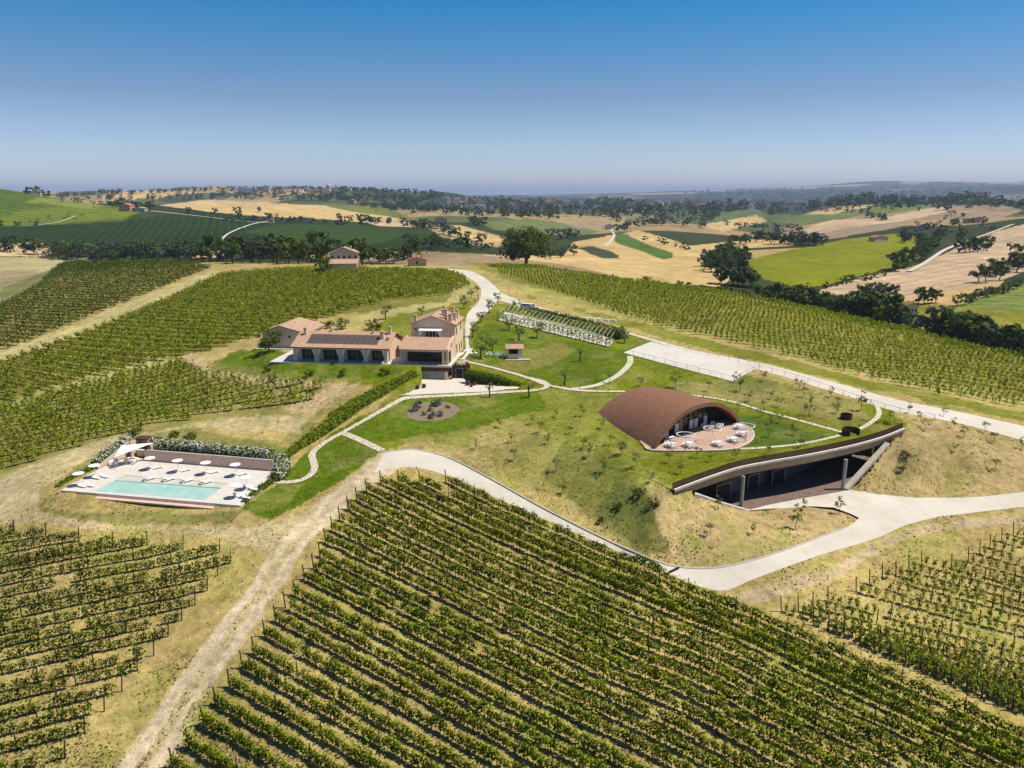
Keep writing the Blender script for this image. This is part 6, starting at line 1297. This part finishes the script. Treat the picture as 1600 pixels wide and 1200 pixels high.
# hall terrace
spots = [(1048, 699, 'nearest the left foot of the vault'), (1076, 698.5, 'second along the terrace kerb'), (1122, 697, 'third along the terrace kerb'), (1146, 690.5, 'fourth along the terrace kerb'), (1160, 681.5, 'at the curved end of the terrace'), (1156, 671, 'beside the right foot of the vault'), (1047, 689, 'deep under the vault, left'), (1105, 671, 'deep under the vault, middle'), (1120, 668, 'deep under the vault, right')]
for px, py, w in spots: dining(wz(px, py, TZ) + Vector((0, 0, .0)), .65, w, 'hall terrace')
RINGM = MB()
for q in range(28):
    a, b = 2 * math.pi * q / 28, 2 * math.pi * (q + 1) / 28; RINGM.bar((math.cos(a) * 1.35, math.sin(a) * 1.35, 2.25), (math.cos(b) * 1.35, math.sin(b) * 1.35, 2.25), .10, .12, 'white')
RINGM = RINGM.me('hoop'); SPK = MB().bar((-1.35, 0, 2.25), (1.35, 0, 2.25), .04, .04, 'steel').bar((0, -1.35, 2.25), (0, 1.35, 2.25), .04, .04, 'steel').me('crossbar')
for px, py, w in ((1070, 701, 'in front of the left side of the glazing'), (1112, 691, 'in front of the middle of the glazing'), (1164, 686, 'at the right end of the terrace')):
    e = empty('shade_hoop', wz(px, py, TZ), label=f'white ring-shaped shade hoop on a pole {w}', cat='shade hoop', group='white hoops on the hall terrace'); link('hoop', RINGM, e); link('crossbar', SPK, e); link('pole', UMB_P, e)  # bare sunshade hoop, not a lamp
# brown steel balls in the courtyard
BALL = bmesh.new(); bmesh.ops.create_icosphere(BALL, subdivisions=3, radius=.45); bm_ = bpy.data.meshes.new('steel_ball'); BALL.to_mesh(bm_); BALL.free(); bm_.materials.append(MAT['corten'])
bl = [(652.5, 608, 1, 'left one beside the glass room'), (662.5, 606, 1, 'right one beside the glass room'), (731, 602, 1.1, 'leftmost by the ivy wall'), (736.5, 604.5, .8, 'second by the ivy wall'), (742, 602, .8, 'third by the ivy wall'), (768, 602, 1.0, 'fourth by the ivy wall'), (779, 603, .75, 'rightmost by the ivy wall')]
for px, py, s, w in bl: link('steel_ball', bm_, None, wz(px, py, COURT_Z) + Vector((0, 0, .45 * s)), 0, s, label=f'rusty brown ball on the courtyard gravel, {w}', cat='garden ball', group='rusty balls in the courtyard')
# rusty ring screens
def ring_screen(px, py, r, h, gap, lab):
    p = att(px, py); e = empty('ring_screen', p, label=lab, cat='garden screen', group='rusty ring screens'); n = 34
    for q in range(n):
        a, b = 2 * math.pi * q / n, 2 * math.pi * (q + 1) / n
        if gap[0] < a < gap[1]: continue
        MB().bar((math.cos(a) * r, math.sin(a) * r, h / 2), (math.cos(b) * r * .995, math.sin(b) * r, h / 2), .05, h, 'corten').link('panel', e)
ring_screen(1322, 655, .95, .95, (9, 9), 'closed ring of rusty steel round a young tree above the path fork'); ring_screen(1329, 679, 1.35, 1.0, (4.2, 5.2), 'open ring of rusty steel at the path fork')
# garden chairs and the brick oven
for k, (px, py) in enumerate(((737, 556), (744, 556), (761, 557), (766, 557), (772, 558), (777, 558), (783, 559), (788, 560))):
    p = at(px, py); link('chair', CHM, None, p, 1.0 + k * .5, 1.5, label=f'pale garden chair under the olives by the brick oven, {nth(k + 1)} from the left', cat='chair', group='garden chairs under the olives')
ov_ = empty('brick_oven', at(804, 559), HR + .15, label='small brick garden oven house with a tiled roof', cat='garden oven')
MB().box(-1.6, -1.2, -.3, 1.6, 1.2, 1.1, 'brick').box(.75, -1.2, 1.1, 1.6, 1.2, 2.3, 'brick').box(-1.6, .9, 1.1, .75, 1.2, 2.3, 'brick').box(-1.6, -1.2, 1.1, -1.3, -.9, 2.3, 'brick').link('wall', ov_)
gable_roof(MB(), -1.9, 1.9, -1.5, 1.5, 2.25, 3.0, 0, .12, .15).link('roof', ov_); MB().box(-1.2, -.5, 1.11, .7, .85, 1.9, 'dark').link('oven_mouth', ov_); chimney(ov_, .3, .3, 2.7, .9, .4)
MB().box(-2, -2.2, -.3, 3.3, -1.25, .03, 'deck').link('oven_paving', loc=ov_.location, rz=HR + .15, kind='structure')
# metal fences
PF = MB().box(-.03, -.03, -.1, .03, .03, 1.1, 'steel').me('fence_post')
def fence(P, lab, gap=2.8):
    P = smooth_pl(P, 10); x, y, z = at_many(P[:, 0], P[:, 1], ZTOP); L = np.column_stack([x, y]); d = np.linalg.norm(np.diff(L, axis=0), axis=1).sum(); n = int(d / gap) + 1; L = resamp(L, n); zz = bil(ZTOP, L[:, 0], L[:, 1])
    Q = [Vector((L[i, 0], L[i, 1], zz[i])) for i in range(n)]; e = empty('metal_fence', Q[0], label=lab, cat='fence'); mb = MB()
    for i in range(n):
        link('post', PF, e, Q[i] - Q[0])
        if i < n - 1: mb.bar(Q[i] - Q[0] + Vector((0, 0, 1.05)), Q[i + 1] - Q[0] + Vector((0, 0, 1.05)), .05, .05, 'steel')
    mb.link('top_rail', e, kind='stuff'); mb = MB()
    for i in range(n - 1):
        mb.bar(Q[i] - Q[0] + Vector((0, 0, .55)), Q[i + 1] - Q[0] + Vector((0, 0, .55)), .02, .02, 'steel')
    mb.link('wire', e, kind='stuff')
fence([(974, 552), (1030, 566.5), (1090, 582), (1147, 597)], 'thin metal fence along the lower side of the white gravel court')
fence([(1147, 597), (1165, 587), (1186, 577)], 'short metal fence closing the right end of the gravel court'); fence([(974, 551), (995, 543), (1016, 534)], 'short metal fence closing the left end of the gravel court')
fence([(1016, 533), (1080, 548), (1135, 562), (1186, 576)], 'thin metal fence between the gravel court and the upper road')
fence([(1186, 577.5), (1250, 595), (1320, 619.5), (1400, 645), (1460, 657)], 'long metal fence below the upper road from the court to the bend'); 
# trellis beside the parking
tr = empty('vine_trellis', at(779, 500), label='long white-posted trellis with sparse climbing vines beside the parking strip', cat='trellis')
lo = np.column_stack(at_many(np.linspace(779, 953, 27), np.linspace(500, 542, 27))); up = np.column_stack(at_many(np.linspace(793, 962, 27), np.linspace(487, 528, 27)))
TP = MB().box(-.05, -.05, 0, .05, .05, 2.1, 'white').me('post'); o = np.array(tr.location); wires = MB(); lc_ = []; rg5 = np.random.default_rng(8)
for i in range(27):
    for k, L in enumerate((lo, up)): link('post', TP, tr, L[i] - o)
    wires.bar(Vector(lo[i] - o) + Vector((0, 0, 2.1)), Vector(up[i] - o) + Vector((0, 0, 2.1)), .05, .05, 'white')
    if i < 26:
        for L in (lo, up):
            for hh in (1.0, 2.1): wires.bar(Vector(L[i] - o) + Vector((0, 0, hh)), Vector(L[i + 1] - o) + Vector((0, 0, hh)), .04, .04, 'white')
    for L in (lo, up):
        c = (L[i] - o) + np.column_stack([rg5.normal(size=70) * .35, rg5.normal(size=70) * .3, rg5.uniform(.3, 2.3, 70)]); lc_.append(c)
c = (lo[rg5.integers(0, 26, 420)] + (up - lo)[rg5.integers(0, 26, 420)] * rg5.random((420, 1)) - o + [0, 0, 2.15]) + rg5.normal(size=(420, 3)) * [1.0, .4, .08]; lc_.append(c)
wires.link('crossbars', tr, kind='stuff'); c = np.vstack(lc_); link('foliage', mesh_np('foliage', leaf_quads(c, rg5.normal(size=c.shape) + [0, 0, .5], .34, rg5).reshape(-1, 3), quadF(len(c)), 'vine'), tr, kind='stuff')
# parked vehicles
MAT['carwhite'] = M_plain('white_car_paint', (.78, .78, .77), .3, 3, .02); MAT['cargrey'] = M_plain('silver_car_paint', (.35, .36, .37), .3, 3, .04, metal=.5); MAT['tyre'] = M_plain('tyre_rubber', (.02, .02, .02), .8, 3, .1)
def vehicle(name, p, rz, L, W, H, paint, lab, cat, van=False):
    e = empty(name, p, rz, label=lab, cat=cat, group=None); h = W / 2
    prof = [(-L / 2, .35), (-L / 2, .95), (-L / 2 + (.1 if van else .5), H), (L / 2 - (1.1 if van else 1.7), H), (L / 2 - (.7 if van else .95), .98), (L / 2 - .1, .85), (L / 2, .35)]
    mb = MB(); n = len(prof); lt = [Vector((x, h * (1 if z < 1 else .88), z)) for x, z in prof]; rt = [Vector((v.x, -v.y, v.z)) for v in lt]
    mb.face(rt, paint); mb.face(lt[::-1], paint)
    for i in range(n): j = (i + 1) % n; mb.face([rt[j], rt[i], lt[i], lt[j]], paint)
    mb.link('body', e)
    for s in (-1, 1):
        mb = MB(); y = s * (h * .95 + .015); q = [(-L / 2 + .7, y, 1.05), (L / 2 - 1.3, y, 1.05), (L / 2 - 1.75, y * .95, H - .12), (-L / 2 + .75, y * .95, H - .12)]; mb.face(q if s < 0 else q[::-1], 'glass').link('side_window', e)
    mb = MB(); a, b = prof[3], prof[4]; mb.face([(b[0] + .02, -h * .8, b[1] + .06), (b[0] + .02, h * .8, b[1] + .06), (a[0] + .05, h * .75, a[1] - .04), (a[0] + .05, -h * .75, a[1] - .04)], 'glass').link('windscreen', e)
    for x in (-L / 2 + .85, L / 2 - .85):
        for s in (-1, 1): MB().tube([(x, s * (h - .2), .32), (x, s * (h + .01), .32)], .32, 'tyre', 12).link('wheel', e)
vehicle('parked_van', at(826, 485) + Vector((0, 0, .08)), -.5, 4.9, 1.9, 2.0, 'carwhite', 'white van parked at the left end of the clipped hedge', 'van', True)
vehicle('parked_car', at(836, 488) + Vector((0, 0, .08)), -.5, 4.2, 1.8, 1.45, 'cargrey', 'silver car parked right of the white van by the hedge', 'car')
pw = empty('parking_wall', at(866, 496), HR - .35, label='row of low white slatted benches along the parking strip', cat='bench row')
for q in range(9): MB().box(q * 2.1, 0, .0, q * 2.1 + 1.7, .5, .6, 'white').link('bench', pw)
# gate pillars by the drive
for k, (px, py) in enumerate(((747, 470), (743, 472))): MB().box(-.3, -.3, 0, .3, .3, 2.2 if k == 0 else 1.0, 'brick').box(-.36, -.36, 2.2 if k == 0 else 1.0, .36, .36, 2.35 if k == 0 else 1.12, 'concrete').link('gate_pillar', None, at(px, py), HR, label=('tall brick gate pillar' if k == 0 else 'short brick pillar next to the tall one') + ' at the left edge of the drive', cat='pillar')
# path lights
LM = MB().tube([(0, 0, 0), (0, 0, .55)], .07, 'dark', 6).me('path_light'); pls = [(906, 609), (950, 613), (1099, 621), (1137, 627), (1173, 637), (1210, 647), (1248, 658), (1290, 668), (1241, 692), (1146, 699.5), (1283, 686), (1343, 667), (1365, 644), (932, 600), (820, 586), (560, 660), (600, 637), (500, 694)]
for (px, py), lab in order_lab(pls, lambda i: f'short dark bollard light beside the stone path, {nth(i)} from the left'): link('path_light', LM, None, att(px, py), 0, label=lab, cat='path light', group='bollard lights along the paths')
# marking stones and the drain across the road
ga, gb = wz(1061, 887, -9.9), wz(1046, 895, -10.2); a, b = at(1061, 888), at(1044, 896); MB().bar(a + Vector((0, 0, .14)), b + Vector((0, 0, .14)), .3, .06, 'dark').link('drain_grate', kind='structure')

# ------------------------------------------------------------ farmhouses beyond
MAT['plaster'] = M_plain('cream_plaster', (.58, .47, .34), .9, 1, .08); MAT['plaster2'] = M_plain('pink_plaster', (.50, .33, .24), .9, 1, .08); MAT['redroof'] = M_plain('old_red_roof', (.36, .17, .10), .9, .8, .2)
def farm(name, p, w, d, h, rz, lab, wall='plaster', roof='roof', wins=(4, 2), rh=None, cat='farmhouse'):
    e = empty(name, p, rz, label=lab, cat=cat); MB().box(-w / 2, -d / 2, -1.5, w / 2, d / 2, h, wall).link('wall', e); rh = rh or w * .22
    for sy in (-1, 1): MB().face([(-w / 2, sy * d / 2, h), (w / 2, sy * d / 2, h), (0, sy * d / 2, h + rh * .93)][::sy], wall).link('gable', e)
    mb = MB(); o = .5
    for sx in (-1, 1):
        q = [(sx * (w / 2 + o), -d / 2 - o, h - .15), (sx * (w / 2 + o), d / 2 + o, h - .15), (0, d / 2 + o, h + rh), (0, -d / 2 - o, h + rh)]; q = q if sx > 0 else q[::-1]
        mb.face([Vector(v) + Vector((0, 0, .2)) for v in q], roof); mb.face([Vector(v) for v in q[::-1]], roof); mb.face([Vector(q[3]), Vector(q[0]), Vector(q[0]) + Vector((0, 0, .2)), Vector(q[3]) + Vector((0, 0, .2))], roof) if sx > 0 else mb.face([Vector(q[0]), Vector(q[1]), Vector(q[1]) + Vector((0, 0, .2)), Vector(q[0]) + Vector((0, 0, .2))], roof)
    rf = mb.link('roof', e); MB().box(w * .2, 0, h, w * .2 + .7, .7, h + rh + .6, wall).link('chimney', rf)
    for r_ in range(wins[1]):
        for c_ in range(wins[0]):
            x = -w / 2 + w * (c_ + .5) / wins[0]; z = h * (r_ + .55) / wins[1]; MB().box(x - .45, -d / 2 - .06, z - .6, x + .45, -d / 2 - .01, z + .6, 'dark').link('window', e)
    return e
e = farm('farmhouse', at(540, 419), 13, 9, 7.2, .12, 'cream two-storey farmhouse with gable roof behind the left vineyard', wins=(5, 2), rh=2.6)
MB().box(-7, -9.5, -1.5, 6.0, -4.52, 3.0, 'plaster').link('front_wing', e); MB().face([(-7.5, -10, 3.0), (6.5, -10, 3.0), (6.5, -4.53, 4.8), (-7.5, -4.53, 4.8)], 'roof').link('wing_roof', e)
farm('shed', at(652, 415), 8.5, 5, 3.0, .1, 'small square outbuilding near the top of the drive', 'plaster2', 'redroof', (1, 1), 1.0, 'outbuilding')
farm('farmhouse', at(138, 399), 10, 9, 7.5, .5, 'pale farmhouse half hidden by trees in the left belt', wins=(3, 2)); farm('farmhouse', at(124, 398), 7, 7, 5.5, .5, 'lower wing house left of the pale farmhouse in the trees', wins=(2, 1)); 
farm('farmhouse', at(199, 329), 17, 11, 6.5, -.2, 'broad farmhouse on the bright green left hill', 'plaster2', 'redroof'); farm('barn', at(219, 330), 18, 9, 4, -.1, 'long grey barn right of the hill farmhouse', 'concrete', 'concrete', (3, 1), 1.4, 'barn')
farm('farmhouse', at(58, 306), 12, 9, 6, .3, 'small house beside a lone tree on the left skyline', 'plaster', 'redroof')
for px, py, w, h, lab in ((424, 348, 7, 4, 'tiny white house at the field corner in the left distance'), (470, 345, 26, 4, 'long low red farm behind the dark vineyard'), (550, 318, 22, 9, 'red-roofed house under the hill town'), (690, 350, 20, 9, 'brick-red house among trees left of the oak'), (952, 358, 16, 7, 'small farm where the white track ends'), (1372, 377, 17, 4.5, 'low stone farm in the upper sunflower field'), (1440, 359, 13, 6, 'cream house among trees left of the red villa'), (1521, 347, 30, 6, 'long red-roofed villa above the white road on the right'), (1522, 317, 34, 9, 'house on the right ridge among dark trees'), (1421, 492, 5, 5, 'small white hut in the trees behind the right vineyard'), (1070, 322, 30, 9, 'pale house at the edge of the plain'), (612, 322, 20, 8, 'pale house on the wooded hill')):
    farm('farmhouse', at(px, py), w, max(6, w * .5), h, rng.uniform(-.4, .4), lab, 'plaster' if h != 9 else 'plaster2', 'redroof', (3, 1), h * .35)
# domed church on the hill town
ch = empty('church', at(514, 299), .3, label='domed church standing above the hill town on the far ridge', cat='church'); MB().box(-26, -12, -4, 26, 12, 12, 'plaster2').link('nave', ch); MB().tube([(0, 0, 10), (0, 0, 20)], 10, 'plaster2', 12).link('drum', ch)
MB().tube([(0, 0, 20), (0, 0, 23), (0, 0, 26), (0, 0, 28.5), (0, 0, 31)], [10, 9.2, 7, 4, 1.2], 'concrete', 14).link('dome', ch); MB().tube([(0, 0, 31), (0, 0, 36)], [1.2, .3], 'concrete', 6).link('lantern', ch); MB().box(24, -4, 0, 31, 4, 25, 'plaster2').link('bell_tower', ch)
mb = MB(); r5 = np.random.default_rng(5); hx = [(r5.uniform(375, 560), r5.uniform(296, 300.5)) for _ in range(90)] + [(r5.uniform(690, 1290), 312 + r5.random() ** 1.6 * 16) for _ in range(620)] + [(r5.uniform(1010, 1290), r5.uniform(308, 318)) for _ in range(200)]
X, Y, Zq = at_many([h[0] for h in hx], [h[1] for h in hx])
for x, y, z in zip(X, Y, Zq):
    w, d, h = r5.uniform(9, 26) * (1 + y / 16000), r5.uniform(9, 18), r5.uniform(5, 12) * (1 + y / 16000); mb.box(x - w / 2, y - d / 2, z - 2, x + w / 2, y + d / 2, z + h, ('plaster', 'plaster2', 'white')[int(r5.integers(3))], 'redroof')
mb.link('distant_town', kind='stuff', label='pale and red houses of the distant town across the hazy plain', cat='town')
# white track to the right and in the middle
ribbon('distant_road', 'road', [(946, 386), (956, 375), (960, 367), (955, 360), (962, 354)], 3.5, lift=.6); ribbon('distant_road', 'road', [(1420, 425), (1440, 415), (1460, 402), (1475, 392), (1500, 381), (1540, 367), (1583, 351)], 4, lift=.7)
ribbon('distant_track', 'court', [(60, 352), (90, 348), (118, 338)], 2.6, lift=.7); ribbon('distant_track', 'court', [(345, 378), (355, 367), (390, 352), (420, 346)], 2.6, lift=.7)
ribbon('distant_track', 'court', [(235, 330), (300, 337), (380, 346), (425, 349)], 2.6, lift=.7)

# ------------------------------------------------------------ the hazy air
m, n, b = nt('hazy_air'); n.nodes.remove(b); pv = n.nodes.new('ShaderNodeVolumePrincipled'); pv.inputs['Color'].default_value = (.58, .71, 1.0, 1); pv.inputs['Density'].default_value = 6.5e-5; pv.inputs['Anisotropy'].default_value = 0.0
n.links.new(pv.outputs[0], n.nodes['Material Output'].inputs['Volume']); MAT['haze'] = m
zmax = max(float(Z.max()) + 12, HC + 20); zmin = float(Z.min()) - 8
me = MB().box(-95000, -200, zmin, 95000, 95000, zmax, 'haze').me('haze'); bmh = bmesh.new(); bmh.from_mesh(me); bmesh.ops.remove_doubles(bmh, verts=bmh.verts, dist=.01); bmh.to_mesh(me); bmh.free(); link('haze', me, kind='stuff')
